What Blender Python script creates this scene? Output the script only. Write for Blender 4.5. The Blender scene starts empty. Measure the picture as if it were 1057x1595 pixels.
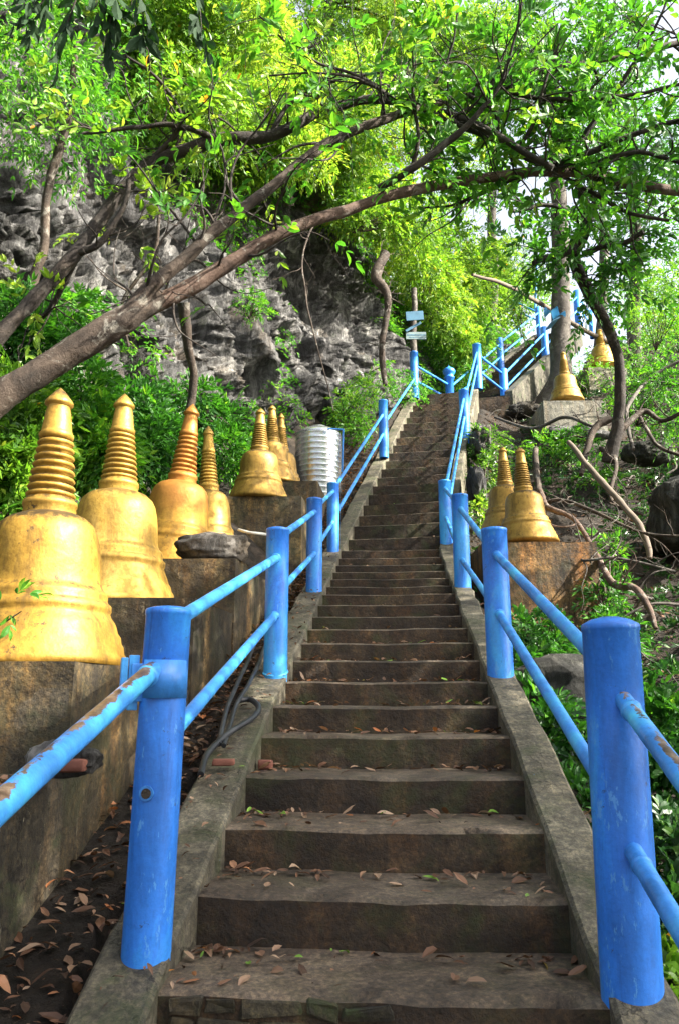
import bpy, math, random
import numpy as np
from mathutils import Vector, Matrix

# ------------------------------------------------------------------ camera, world, sun
SC = bpy.context.scene
COL = SC.collection
F = 1200.0; CX, CY = 528.5, 797.5
PITCH = math.atan(283/1200.0)
SP, CP = math.sin(PITCH), math.cos(PITCH)
cam_d = bpy.data.cameras.new('camera'); cam = bpy.data.objects.new('camera', cam_d); COL.objects.link(cam)
cam.location = (0, 0, 0); cam.rotation_euler = (math.pi/2+PITCH, 0, 0)
cam_d.sensor_fit = 'VERTICAL'; cam_d.sensor_height = 36; cam_d.lens = F/1595*36
cam_d.clip_start = 0.05; cam_d.clip_end = 3000
SC.camera = cam
SUN = Vector((.75, -.24, .60)).normalized()
w = bpy.data.worlds.new('World'); SC.world = w; w.use_nodes = True
nt = w.node_tree; nt.nodes.clear()
sky = nt.nodes.new('ShaderNodeTexSky'); sky.sky_type = 'NISHITA'; sky.sun_disc = False
sky.sun_elevation = math.asin(SUN.z); sky.sun_rotation = math.atan2(SUN.x, SUN.y)
sky.air_density = 1.0; sky.dust_density = 4.0; sky.ozone_density = .6
bg = nt.nodes.new('ShaderNodeBackground'); bg.inputs['Strength'].default_value = 0.115
wo = nt.nodes.new('ShaderNodeOutputWorld')
hs_ = nt.nodes.new('ShaderNodeHueSaturation'); hs_.inputs['Saturation'].default_value = .45; nt.links.new(sky.outputs[0], hs_.inputs['Color']); nt.links.new(hs_.outputs[0], bg.inputs[0]); nt.links.new(bg.outputs[0], wo.inputs[0])
sd = bpy.data.lights.new('sun', 'SUN'); sd.energy = 5.0; sd.angle = math.radians(.55); sd.color = (1, .94, .82)
so = bpy.data.objects.new('sun', sd); COL.objects.link(so)
so.rotation_euler = SUN.to_track_quat('Z', 'Y').to_euler()
SC.view_settings.view_transform = 'Standard'; SC.view_settings.look = 'None'
SC.view_settings.exposure = 2.15; SC.view_settings.gamma = 1
SC.render.engine = 'CYCLES'
cy = SC.cycles
cy.max_bounces = 7; cy.diffuse_bounces = 4; cy.glossy_bounces = 3; cy.transmission_bounces = 4; cy.transparent_max_bounces = 4
cy.use_denoising = True; cy.sample_clamp_indirect = 8
R = math.radians
rng = np.random.default_rng(7); random.seed(7)

# ------------------------------------------------------------------ projection helpers
def P(px, py, zc):
    x = (px-CX)/F; y = -(py-CY)/F
    return np.array([x*zc, zc*(CP-y*SP), zc*(SP+y*CP)])
def slope(py):                        # Z/Y of the ray through picture row py
    y = -(py-CY)/F
    return (SP+y*CP)/(CP-y*SP)

# ------------------------------------------------------------------ numpy noise
def _h(ix, iy, iz):
    with np.errstate(over='ignore'):
        n = (ix.astype(np.int64)*374761393 + iy.astype(np.int64)*668265263 + iz.astype(np.int64)*2147483647) & 0xffffffff
        n = ((n ^ (n >> 13))*1274126177) & 0xffffffff
        n = ((n ^ (n >> 16))*2246822519) & 0xffffffff
    return ((n ^ (n >> 15)) & 0xffff)/65535.0
def vnoise(p):
    i = np.floor(p).astype(np.int64); f = p-i; f = f*f*(3-2*f)
    r = 0
    for a in (0, 1):
        for b in (0, 1):
            for c in (0, 1):
                wt = (f[:, 0] if a else 1-f[:, 0])*(f[:, 1] if b else 1-f[:, 1])*(f[:, 2] if c else 1-f[:, 2])
                r = r+wt*_h(i[:, 0]+a, i[:, 1]+b, i[:, 2]+c)
    return r*2-1
def fbm(p, o=4, g=.5):
    r = 0; a = 1
    for k in range(o):
        r = r+a*vnoise(p*2**k+17.3*k); a *= g
    return r
def ridged(p, o=4, g=.5):
    r = 0; a = 1
    for k in range(o):
        r = r+a*(1-2*np.abs(vnoise(p*2**k+9.7*k))); a *= g
    return r

# ------------------------------------------------------------------ mesh helpers
def mesh_np(name, V, FQ, mats, parent=None, smooth=True, tint=None, mi=None):
    """V (n,3), FQ (m,k) int"""
    V = np.asarray(V, float); FQ = np.asarray(FQ, np.int32)
    me = bpy.data.meshes.new(name)
    k = FQ.shape[1]; m = len(FQ)
    me.vertices.add(len(V)); me.vertices.foreach_set('co', V.ravel())
    me.loops.add(m*k); me.loops.foreach_set('vertex_index', FQ.ravel())
    me.polygons.add(m); me.polygons.foreach_set('loop_start', np.arange(m, dtype=np.int32)*k)
    try: me.polygons.foreach_set('loop_total', np.full(m, k, np.int32))
    except Exception: pass
    me.polygons.foreach_set('use_smooth', np.full(m, smooth, bool))
    if not isinstance(mats, (list, tuple)): mats = [mats]
    for q in mats: me.materials.append(q)
    if mi is not None: me.polygons.foreach_set('material_index', np.asarray(mi, np.int32))
    me.update(calc_edges=True)
    if tint is not None:
        a = me.attributes.new('tint', 'FLOAT', 'FACE'); a.data.foreach_set('value', np.asarray(tint, np.float32))
    o = bpy.data.objects.new(name, me); COL.objects.link(o)
    if parent is not None: o.parent = parent
    return o

class MB:
    def __init__(s): s.v = []; s.f = []; s.m = []; s.sm = []
    def add(s, V, Fs, mi=0, smooth=True):
        b = len(s.v); s.v += [tuple(map(float, q)) for q in V]
        for f in Fs: s.f.append(tuple(int(i)+b for i in f)); s.m.append(mi); s.sm.append(smooth)
    def tube(s, pts, rad, n=10, mi=0, rough=0.0, cap=True, seed=0, flat=1.0):
        pts = np.asarray(pts, float); m = len(pts)
        rad = np.broadcast_to(np.asarray(rad, float), (m,))
        T = np.gradient(pts, axis=0); T /= np.linalg.norm(T, axis=1)[:, None]+1e-9
        up = np.array([0, 0, 1.0]) if abs(T[0, 2]) < .9 else np.array([1.0, 0, 0])
        a = np.cross(T[0], up); a /= np.linalg.norm(a)
        V = []; rr = np.random.default_rng(seed)
        th = np.arange(n)*2*math.pi/n
        for i in range(m):
            a = a-T[i]*np.dot(a, T[i]); a /= np.linalg.norm(a); b = np.cross(T[i], a)
            ring = pts[i]+rad[i]*(np.cos(th)[:, None]*a+flat*np.sin(th)[:, None]*b)
            V.append(ring)
        V = np.concatenate(V)
        if rough:
            rep = np.repeat(pts, n, axis=0); rr_ = np.repeat(rad, n)[:, None]
            d = V-rep
            nz = fbm(V/(np.mean(rad)*2.2)+seed*3.1, 3)
            V = rep+d*(1+rough*nz[:, None])
        Fs = [(i*n+j, i*n+(j+1) % n, (i+1)*n+(j+1) % n, (i+1)*n+j) for i in range(m-1) for j in range(n)]
        s.add(V, Fs, mi, True)
        if cap:
            s.add(V[:n], [tuple(range(n))[::-1]], mi, False); s.add(V[-n:], [tuple(range(n))], mi, False)
    def lathe(s, prof, c=(0, 0, 0), n=32, mi=0, smooth=True, a0=0, a1=2*math.pi):
        full = abs(a1-a0-2*math.pi) < 1e-6
        k = n if full else n+1
        th = a0+np.arange(k)*(a1-a0)/n
        V = [(c[0]+r*math.cos(t), c[1]+r*math.sin(t), c[2]+z) for r, z in prof for t in th]
        Fs = []
        for i in range(len(prof)-1):
            for j in range(n if full else n):
                j2 = (j+1) % k
                if not full and j == k-1: continue
                Fs.append((i*k+j, i*k+j2, (i+1)*k+j2, (i+1)*k+j))
        s.add(V, Fs, mi, smooth)
    def box(s, c, sz, M=None, mi=0, bev=.0):
        """bevelled box centre c, size sz"""
        hx, hy, hz = [q/2 for q in sz]; b = min(bev, hx*.9, hy*.9, hz*.9)
        if b <= 0:
            V = [(x, y, z) for x in (-hx, hx) for y in (-hy, hy) for z in (-hz, hz)]
            Fs = [(0, 1, 3, 2), (4, 6, 7, 5), (0, 4, 5, 1), (2, 3, 7, 6), (0, 2, 6, 4), (1, 5, 7, 3)]
        else:
            import bmesh
            bm = bmesh.new(); bmesh.ops.create_cube(bm, size=1)
            for v in bm.verts: v.co = (v.co.x*2*hx, v.co.y*2*hy, v.co.z*2*hz)
            bmesh.ops.bevel(bm, geom=bm.edges[:], offset=b, segments=2, affect='EDGES', profile=.6)
            V = [tuple(v.co) for v in bm.verts]; Fs = [tuple(v.index for v in f.verts) for f in bm.faces]; bm.free()
        V = [Vector(v) for v in V]
        if M is not None: V = [M @ v for v in V]
        V = [v+Vector(c) for v in V]
        s.add(V, Fs, mi, False)
    def build(s, name, mats, parent=None, loc=None):
        me = bpy.data.meshes.new(name); me.from_pydata(s.v, [], s.f)
        if not isinstance(mats, (list, tuple)): mats = [mats]
        for q in mats: me.materials.append(q)
        me.polygons.foreach_set('material_index', s.m); me.polygons.foreach_set('use_smooth', s.sm); me.update()
        o = bpy.data.objects.new(name, me); COL.objects.link(o)
        if parent is not None: o.parent = parent
        if loc is not None: o.location = loc
        return o
def thing(name, label, cat, loc=(0, 0, 0), rz=0, group=None):
    o = bpy.data.objects.new(name, None); COL.objects.link(o); o.location = loc; o.rotation_euler = (0, 0, rz)
    o.empty_display_size = .2
    return tag(o, label, cat, group)
def tag(o, label, cat, group=None, kind=None):
    if label: o['label'] = label
    if cat: o['category'] = cat
    if group: o['group'] = group
    if kind: o['kind'] = kind
    return o
def struct(o): o['kind'] = 'structure'; return o
def wp(parent, pts):                       # world points into the frame of an unrotated Empty
    return np.asarray(pts, float)-np.array(parent.location)
def spline(pts, n=8, wob=0.0, seed=0):
    """Catmull-Rom through rows (x,y,z,r)"""
    p = np.asarray(pts, float); q = np.vstack([2*p[0]-p[1], p, 2*p[-1]-p[-2]]); out = []
    for i in range(1, len(q)-2):
        for t in np.arange(n)/n:
            out.append(.5*((2*q[i])+(-q[i-1]+q[i+1])*t+(2*q[i-1]-5*q[i]+4*q[i+1]-q[i+2])*t*t+(-q[i-1]+3*q[i]-3*q[i+1]+q[i+2])*t**3))
    out.append(p[-1]); out = np.array(out)
    out[:, 3] = np.maximum(out[:, 3], .0015)
    if wob:
        for a in range(3): out[:, a] += wob*fbm(out[:, :3]*1.7+a*31+seed*7.7, 3)
    return out
def limb(mb, pts, n=8, sides=10, wob=0, rough=.12, seed=0):
    s = spline(pts, n, wob, seed); mb.tube(s[:, :3], s[:, 3], sides, 0, rough, True, seed); return s

# ------------------------------------------------------------------ materials
def mat(name):
    m = bpy.data.materials.new(name); m.use_nodes = True; t = m.node_tree; t.nodes.clear()
    out = t.nodes.new('ShaderNodeOutputMaterial'); return m, t, out
def N(t, kind, **kw):
    n = t.nodes.new(kind)
    for k, v in kw.items():
        if k[0] == '_': setattr(n, k[1:], v)
        else: n.inputs[k.replace('__', ' ')].default_value = v
    return n
def ramp(t, fac, stops):
    r = t.nodes.new('ShaderNodeValToRGB'); e = r.color_ramp.elements
    while len(e) < len(stops): e.new(.5)
    for i, (p, c) in enumerate(stops):
        e[i].position = p; e[i].color = (*c, 1) if len(c) == 3 else c
    t.links.new(fac, r.inputs[0]); return r.outputs[0]
def mixc(t, f, a, b, mode='MIX'):
    m = t.nodes.new('ShaderNodeMix'); m.data_type = 'RGBA'; m.blend_type = mode
    for sock, v in ((m.inputs[0], f), (m.inputs[6], a), (m.inputs[7], b)):
        if hasattr(v, 'links'): t.links.new(v, sock)
        elif isinstance(v, (int, float)): sock.default_value = v
        else: sock.default_value = (*v, 1)
    return m.outputs[2]
def noise(t, scale, detail=6, rough=.6, vec=None, dist=0):
    n = N(t, 'ShaderNodeTexNoise', Scale=scale, Detail=detail, Roughness=rough, Distortion=dist)
    if vec is not None: t.links.new(vec, n.inputs['Vector'])
    return n.outputs[0]
def coords(t, scale=(1, 1, 1), rot=(0, 0, 0), kind='Object'):
    c = t.nodes.new('ShaderNodeNewGeometry') if kind == 'World' else t.nodes.new('ShaderNodeTexCoord')
    mp = t.nodes.new('ShaderNodeMapping'); mp.inputs['Scale'].default_value = scale; mp.inputs['Rotation'].default_value = rot
    t.links.new(c.outputs['Position' if kind == 'World' else 'Object'], mp.inputs[0]); return mp.outputs[0]
def bump(t, h, strength=.5, dist=.02, prev=None):
    b = N(t, 'ShaderNodeBump', Strength=strength, Distance=dist); t.links.new(h, b.inputs['Height'])
    if prev is not None: t.links.new(prev, b.inputs['Normal'])
    return b.outputs[0]
def math_(t, op, a, b=None):
    m = t.nodes.new('ShaderNodeMath'); m.operation = op
    for i, v in enumerate((a, b)):
        if v is None: continue
        if hasattr(v, 'links'): t.links.new(v, m.inputs[i])
        else: m.inputs[i].default_value = v
    return m.outputs[0]
def norm_z(t):
    g = t.nodes.new('ShaderNodeNewGeometry'); s = t.nodes.new('ShaderNodeSeparateXYZ'); t.links.new(g.outputs['Normal'], s.inputs[0]); return s.outputs[2]
def finish(m, t, out, col, rough=.8, nrm=None, metal=0.0, spec=.4, extra=None):
    b = N(t, 'ShaderNodeBsdfPrincipled', Metallic=metal)
    b.inputs['Specular IOR Level'].default_value = spec
    if hasattr(col, 'links'): t.links.new(col, b.inputs['Base Color'])
    else: b.inputs['Base Color'].default_value = (*col, 1)
    if hasattr(rough, 'links'): t.links.new(rough, b.inputs['Roughness'])
    else: b.inputs['Roughness'].default_value = rough
    if hasattr(metal, 'links'): t.links.new(metal, b.inputs['Metallic'])
    if nrm is not None: t.links.new(nrm, b.inputs['Normal'])
    t.links.new(b.outputs[0], out.inputs[0]); return m

def concrete(name, dark, mid, light, moss=(.05, .075, .015), mossamt=.5, streak=0, bs=.8, speck=.6, flake=0, bluef=0, crack=0):
    m, t, out = mat(name); v = coords(t, kind='World')
    n1 = noise(t, 2.2, 8, .62, v, .4)
    c = ramp(t, n1, [(.3, dark), (.5, mid), (.72, light)])
    n2 = noise(t, 55, 8, .78, v)
    c = mixc(t, speck, c, ramp(t, n2, [(.36, (.1, .1, .1)), (.5, (.95, .95, .95)), (.66, (2.8, 2.7, 2.4))]), 'MULTIPLY')
    n5 = noise(t, 9, 9, .74, v, .8)
    c = mixc(t, .8, c, ramp(t, n5, [(.34, (.35, .34, .33)), (.5, (1, 1, 1)), (.68, (1.55, 1.5, 1.4))]), 'MULTIPLY')
    if crack:
        vo = N(t, 'ShaderNodeTexVoronoi', Scale=crack, _feature='DISTANCE_TO_EDGE'); dv = t.nodes.new('ShaderNodeVectorMath'); dv.operation = 'ADD'
        nz = N(t, 'ShaderNodeTexNoise', Scale=5.0, Detail=6.0); t.links.new(v, nz.inputs['Vector']); t.links.new(v, dv.inputs[0]); t.links.new(nz.outputs['Color'], dv.inputs[1]); t.links.new(dv.outputs[0], vo.inputs['Vector'])
        ck = ramp(t, vo.outputs['Distance'], [(0, (.12, .1, .08)), (.012, (1, 1, 1))]); c = mixc(t, .85, c, ck, 'MULTIPLY')
    if bluef:
        c = mixc(t, ramp(t, noise(t, 16, 8, .7, v, .3), [(.70, (0, 0, 0)), (.715, (.8,)*3)]), c, (.04, .22, .55))
    oi = t.nodes.new('ShaderNodeObjectInfo')
    c = mixc(t, 1.0, c, ramp(t, oi.outputs['Random'], [(0, (.78, .78, .78)), (1, (1.22, 1.2, 1.16))]), 'MULTIPLY')
    if flake:
        c = mixc(t, ramp(t, noise(t, 7, 10, .82, coords(t, (1, 1, .6), kind='World'), .5), [(.6, (0, 0, 0)), (.625, (flake,)*3)]), c, (.46, .42, .32))
    if streak:
        vs = coords(t, (5, 5, .5), kind='World'); n4 = noise(t, 1.6, 6, .65, vs, .3)
        c = mixc(t, streak, c, ramp(t, n4, [(.35, (.3, .26, .2)), (.5, (1, .95, .8)), (.68, (2.3, 1.6, .85))]), 'MULTIPLY')
    n3 = noise(t, 3.6, 7, .7, v, .6)
    c = mixc(t, math_(t, 'MULTIPLY', ramp(t, n3, [(.5, (0, 0, 0)), (.66, (1, 1, 1))]), mossamt), c, moss)
    h = noise(t, 90, 8, .75, v); h2 = noise(t, 14, 6, .6, v)
    nb = bump(t, h, bs, .006, bump(t, h2, bs, .02))
    return finish(m, t, out, c, ramp(t, n2, [(.3, (.62,)*3), (.7, (.95,)*3)]), nb)

M = {}
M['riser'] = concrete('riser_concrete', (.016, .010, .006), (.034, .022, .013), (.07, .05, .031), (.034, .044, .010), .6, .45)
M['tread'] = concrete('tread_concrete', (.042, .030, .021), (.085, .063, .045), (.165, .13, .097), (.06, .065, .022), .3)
M['kerb'] = concrete('kerb_concrete', (.035, .031, .023), (.08, .071, .052), (.16, .145, .11), (.035, .048, .014), .7, bluef=1, crack=1.3)
M['pedestal'] = concrete('pedestal_concrete', (.014, .012, .009), (.048, .037, .022), (.15, .115, .055), (.03, .032, .012), .8, .75, flake=.2, crack=1.1)
M['masonry'] = concrete('mossy_masonry', (.012, .010, .007), (.035, .03, .018), (.12, .10, .065), (.03, .05, .008), .9, .3, flake=.3)
M['orangeped'] = concrete('orange_stained_concrete', (.02, .013, .008), (.10, .06, .026), (.27, .16, .065), (.03, .035, .012), .6, .9, crack=1.1)
M['greyped'] = concrete('pale_concrete', (.10, .095, .08), (.2, .19, .16), (.34, .33, .29), (.05, .06, .03), .5, .3)
M['wall'] = concrete('wall_concrete', (.025, .021, .014), (.068, .056, .040), (.17, .145, .11), (.05, .065, .02), .8, .6, flake=.8, crack=.9)

def mat_soil():
    m, t, out = mat('soil'); v = coords(t, kind='World')
    c = ramp(t, noise(t, 1.3, 9, .68, v, .5), [(.3, (.008, .006, .004)), (.5, (.022, .015, .009)), (.62, (.05, .033, .02)), (.8, (.02, .03, .008))])
    c = mixc(t, .6, c, ramp(t, noise(t, 30, 6, .75, v), [(.3, (.3, .3, .3)), (.55, (1, 1, 1)), (.75, (2.2, 1.9, 1.5))]), 'MULTIPLY')
    return finish(m, t, out, c, .9, bump(t, noise(t, 24, 9, .75, v), .9, .05, bump(t, noise(t, 5, 5, .6, v), .8, .15)))
M['soil'] = mat_soil()
def mat_rock(name='limestone', dk=1.0):
    m, t, out = mat(name)
    v = coords(t, (1, 1, 1), (0, R(35), R(20)), kind='World')
    vs = coords(t, (2.6, 2.6, .55), (R(12), R(38), R(10)), kind='World')
    n1 = noise(t, .8, 10, .68, v, .8); n2 = noise(t, 1.3, 9, .72, vs, .9)
    c = ramp(t, n2, [(.3, (.012, .011, .011)), (.42, (.05, .048, .047)), (.52, (.12, .116, .112)), (.61, (.30, .29, .28)), (.72, (.66, .64, .6))])
    c = mixc(t, .75, c, ramp(t, n1, [(.3, (.45, .42, .42)), (.5, (1, 1, 1)), (.66, (1.5, 1.45, 1.35))]), 'MULTIPLY')
    c = mixc(t, ramp(t, noise(t, .5, 6, .6, v), [(.57, (0, 0, 0)), (.7, (.6, .6, .6))]), c, ramp(t, noise(t, 3, 6, .6, v), [(.35, (.10, .07, .035)), (.65, (.42, .30, .17))]))
    c = mixc(t, ramp(t, noise(t, 1.9, 8, .7, v), [(.58, (0, 0, 0)), (.7, (.7, .7, .7))]), c, (.045, .06, .018))
    vo = N(t, 'ShaderNodeTexVoronoi', Scale=1.7, _feature='DISTANCE_TO_EDGE')
    dv = t.nodes.new('ShaderNodeVectorMath'); dv.operation = 'ADD'
    nz = N(t, 'ShaderNodeTexNoise', Scale=2.5, Detail=5.0); t.links.new(vs, nz.inputs['Vector'])
    t.links.new(vs, dv.inputs[0]); t.links.new(nz.outputs['Color'], dv.inputs[1]); t.links.new(dv.outputs[0], vo.inputs['Vector'])
    cr = ramp(t, vo.outputs['Distance'], [(0, (0, 0, 0)), (.05, (1, 1, 1))])
    c = mixc(t, .55, c, cr, 'MULTIPLY')
    if dk < 1: c = mixc(t, 1.0, c, (dk, dk, dk*.9), 'MULTIPLY')
    nb = bump(t, cr, .5, .06); nb = bump(t, noise(t, 4, 10, .75, vs), 1, .22, nb); nb = bump(t, noise(t, 26, 8, .75, v), .8, .03, nb)
    return finish(m, t, out, c, .82, nb)
M['rock'] = mat_rock(); M['darkrock'] = mat_rock('dark_mossy_rock', .4)
def mat_paint(name, base, worn=.25, topwear=0.0):
    m, t, out = mat(name); v = coords(t, kind='World')
    c = ramp(t, noise(t, 3.4, 7, .6, coords(t, (1.6, 1.6, .5), kind='World'), .5), [(.3, tuple(q*.6 for q in base)), (.48, base), (.7, (base[0]*1.5+.012, base[1]*1.9+.03, min(1, base[2]*1.12)))])
    c = mixc(t, .35, c, ramp(t, noise(t, 70, 5, .7, v), [(.3, (.6, .6, .6)), (.5, (1, 1, 1)), (.72, (1.5, 1.4, 1.2))]), 'MULTIPLY')
    sp = ramp(t, noise(t, 26, 8, .75, coords(t, (1, 1, .35), kind='World')), [(.59, (0, 0, 0)), (.62, (1, 1, 1))])
    c = mixc(t, math_(t, 'MULTIPLY', sp, worn*.8), c, (.12, .36, .70))
    ds = ramp(t, noise(t, 15, 9, .8, v, .3), [(.615, (0, 0, 0)), (.64, (1, 1, 1))])
    c = mixc(t, math_(t, 'MULTIPLY', ds, min(1, worn*1.1)), c, (.03, .05, .11))
    dr = ramp(t, noise(t, 7, 7, .75, coords(t, (4, 4, .35), kind='World'), .2), [(.56, (0, 0, 0)), (.68, (.7,)*3)])
    c = mixc(t, math_(t, 'MULTIPLY', dr, worn), c, (.015, .08, .33))
    rust = None
    if topwear:
        up = norm_z(t); k = math_(t, 'ADD', up, math_(t, 'MULTIPLY', noise(t, 6, 10, .75, v, .4), 1.9))
        rust = ramp(t, math_(t, 'MULTIPLY', k, .4), [(.885-topwear*.4, (0, 0, 0)), (.90-topwear*.4, (1, 1, 1))])
        c = mixc(t, rust, c, ramp(t, noise(t, 22, 6, .7, v), [(.35, (.05, .028, .018)), (.5, (.13, .08, .052)), (.68, (.27, .21, .15))]))
    nb = bump(t, noise(t, 60, 6, .7, v), .35, .003, bump(t, noise(t, 8, 5, .6, v), .3, .01))
    return finish(m, t, out, c, ramp(t, noise(t, 9, 5, .6, v), [(.3, (.3,)*3), (.7, (.52,)*3)]), nb, 0, .5)
M['blue'] = mat_paint('blue_paint', (.028, .195, .72), .8)
M['cyan'] = mat_paint('light_blue_paint', (.045, .25, .72), .3, 0.0)
M['cyanworn'] = mat_paint('worn_light_blue_paint', (.05, .28, .76), .25, .40)
def mat_gold(name, base=(.35, .205, .037), grime=.9, rusty=0):
    m, t, out = mat(name); v = coords(t, kind='World'); vo = coords(t)
    c = ramp(t, noise(t, 2.4, 7, .62, v, .5), [(.3, tuple(q*.72 for q in base)), (.52, base), (.75, (min(1, base[0]*1.15), base[1]*1.22, base[2]*1.9))])
    vz = coords(t, (4.5, 4.5, .7)); g = noise(t, 2.2, 9, .75, vz, .5)
    gs = noise(t, 28, 8, .8, v)
    c = mixc(t, .7, c, ramp(t, gs, [(.36, (.55, .5, .42)), (.5, (1, 1, 1)), (.68, (1.3, 1.35, 1.5))]), 'MULTIPLY')
    c = mixc(t, math_(t, 'MULTIPLY', ramp(t, g, [(.5, (0, 0, 0)), (.66, (1, 1, 1))]), grime), c, (.15, .085, .02))
    g2 = noise(t, 9, 9, .78, v, .4)
    c = mixc(t, math_(t, 'MULTIPLY', ramp(t, g2, [(.6, (0, 0, 0)), (.64, (1, 1, 1))]), grime*1.1), c, (.07, .045, .02))
    up_ = math_(t, 'MULTIPLY', math_(t, 'ADD', norm_z(t), math_(t, 'MULTIPLY', noise(t, 6, 8, .75, vz), 1.3)), .5)
    c = mixc(t, math_(t, 'MULTIPLY', ramp(t, up_, [(.58, (0, 0, 0)), (.72, (1, 1, 1))]), min(1, grime*.95)), c, (.05, .034, .016))
    if rusty:
        s = t.nodes.new('ShaderNodeSeparateXYZ'); t.links.new(vo, s.inputs[0])
        k = ramp(t, math_(t, 'ADD', s.outputs[2], math_(t, 'MULTIPLY', noise(t, 6, 5, .6, v), .25)), [(.55, (0, 0, 0)), (.75, (1, 1, 1))])
        c = mixc(t, math_(t, 'MULTIPLY', k, .75), c, (.42, .17, .035))
    nb = bump(t, noise(t, 45, 7, .7, v), .35, .004, bump(t, noise(t, 7, 4, .6, v), .35, .02))
    return finish(m, t, out, c, ramp(t, g2, [(.3, (.38,)*3), (.7, (.68,)*3)]), nb, .5, .5)
M['gold'] = mat_gold('gold_paint'); M['goldclean'] = mat_gold('bright_gold_paint', (.46, .275, .045), .7)
M['goldrust'] = mat_gold('rust_stained_gold_paint', (.42, .225, .03), .6, 1)
M['golddirty'] = mat_gold('weathered_gold_paint', (.40, .225, .03), 1.0)
def mat_bark(name, a, b, c3, lich=.3, sc=1):
    m, t, out = mat(name); v = coords(t, (1, 1, 1), kind='World')
    c = ramp(t, noise(t, 5*sc, 9, .7, v, .7), [(.3, a), (.52, b), (.75, c3)])
    c = mixc(t, math_(t, 'MULTIPLY', ramp(t, noise(t, 6*sc, 7, .7, v, 1), [(.56, (0, 0, 0)), (.64, (1, 1, 1))]), lich), c, (.34, .32, .27))
    nb = bump(t, noise(t, 24*sc, 9, .78, v, 1.2), .9, .012, bump(t, noise(t, 9, 6, .7, v), .7, .03))
    return finish(m, t, out, c, .82, nb)
M['bark'] = mat_bark('brown_bark', (.014, .010, .007), (.045, .030, .02), (.13, .095, .07), .45)
M['barkred'] = mat_bark('reddish_bark', (.035, .02, .014), (.10, .06, .042), (.24, .175, .135), .6)
M['barkdark'] = mat_bark('dark_bark', (.012, .009, .008), (.03, .022, .017), (.085, .062, .045), .2)
M['barkgrey'] = mat_bark('grey_bark', (.03, .025, .02), (.075, .062, .052), (.17, .15, .125), .4)
def mat_leaf(name, stops, trans=.45, rough=.42):
    m, t, out = mat(name)
    a = t.nodes.new('ShaderNodeAttribute'); a.attribute_name = 'tint'
    c = ramp(t, a.outputs['Fac'], stops)
    d = N(t, 'ShaderNodeBsdfPrincipled', Roughness=rough); d.inputs['Specular IOR Level'].default_value = .45
    t.links.new(c, d.inputs['Base Color'])
    tr = N(t, 'ShaderNodeBsdfTranslucent'); t.links.new(mixc(t, 1.0, c, (1.4, 1.45, .8), 'MULTIPLY'), tr.inputs[0])
    mx = N(t, 'ShaderNodeMixShader', Fac=trans); t.links.new(d.outputs[0], mx.inputs[1]); t.links.new(tr.outputs[0], mx.inputs[2])
    t.links.new(mx.outputs[0], out.inputs[0]); return m
M['leafY'] = mat_leaf('yellow_green_leaf', [(0, (.035, .10, .012)), (.4, (.11, .24, .022)), (.8, (.23, .36, .035)), (.992, (.36, .44, .06)), (1, (.5, .25, .02))], .5)
M['leafG'] = mat_leaf('green_leaf', [(0, (.02, .085, .012)), (.45, (.05, .18, .018)), (.85, (.11, .29, .02)), (1, (.2, .36, .03))], .45)
M['leafD'] = mat_leaf('dark_green_leaf', [(0, (.007, .028, .007)), (.5, (.014, .055, .012)), (.9, (.035, .105, .02)), (1, (.1, .2, .03))], .3, .32)
M['leafS'] = mat_leaf('silhouette_green_leaf', [(0, (.006, .026, .005)), (1, (.02, .075, .012))], .2, .85)  # colour darkened so the hanging leaves read as unlit silhouettes
M['leafB'] = mat_leaf('fallen_leaf', [(0, (.035, .018, .010)), (.4, (.10, .045, .022)), (.65, (.2, .10, .055)), (.85, (.34, .23, .15)), (.93, (.38, .11, .02)), (.95, (.12, .22, .03)), (1, (.2, .36, .04))], .12, .6)

# ------------------------------------------------------------------ stairs profile
W = 1.15; SCL = 1.095
NY = [1552, 1398, 1290, 1209.5, 1146.5, 1099.5, 1061, 1027.5, 1000.5, 978, 959, 940.5, 924.5, 912.5, 900.5, 889.5, 879, 868, 856, 837, 816,
      800, 783, 767, 753.5, 740.5, 727, 714.5, 702, 690, 678.5, 667, 656.5, 647, 637.5, 628, 619.5, 611.5]
MID = {0: 586, 1: 592.5, 2: 591.5, 3: 594, 4: 595.5, 5: 599, 6: 602, 7: 600.5, 8: 601.5, 9: 601.5, 10: 602, 11: 603.3, 12: 604.2, 13: 604.8, 14: 605.2, 15: 605.5, 16: 605.8, 17: 606.3, 18: 608}
LEFT = [540.6, 549, 558, 565, 572, 579, 586.6, 593.5, 599.6, 605, 611, 616, 620.5, 625.5, 631, 636, 642, 647, 652.5]
ST = []
for k in range(38):
    Y = (2.03+.342*k if k <= 18 else 8.186+.318*(k-18)+.0012*(k-18)**2)*SCL
    Z = Y*slope(NY[k]); zc = Y*CP+Z*SP
    X = ((MID[k]-CX)/F*zc) if k <= 18 else ((LEFT[k-19]-CX)/F*zc+W/2)
    ST.append([X, Y, Z])
ST = np.array(ST)
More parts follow.
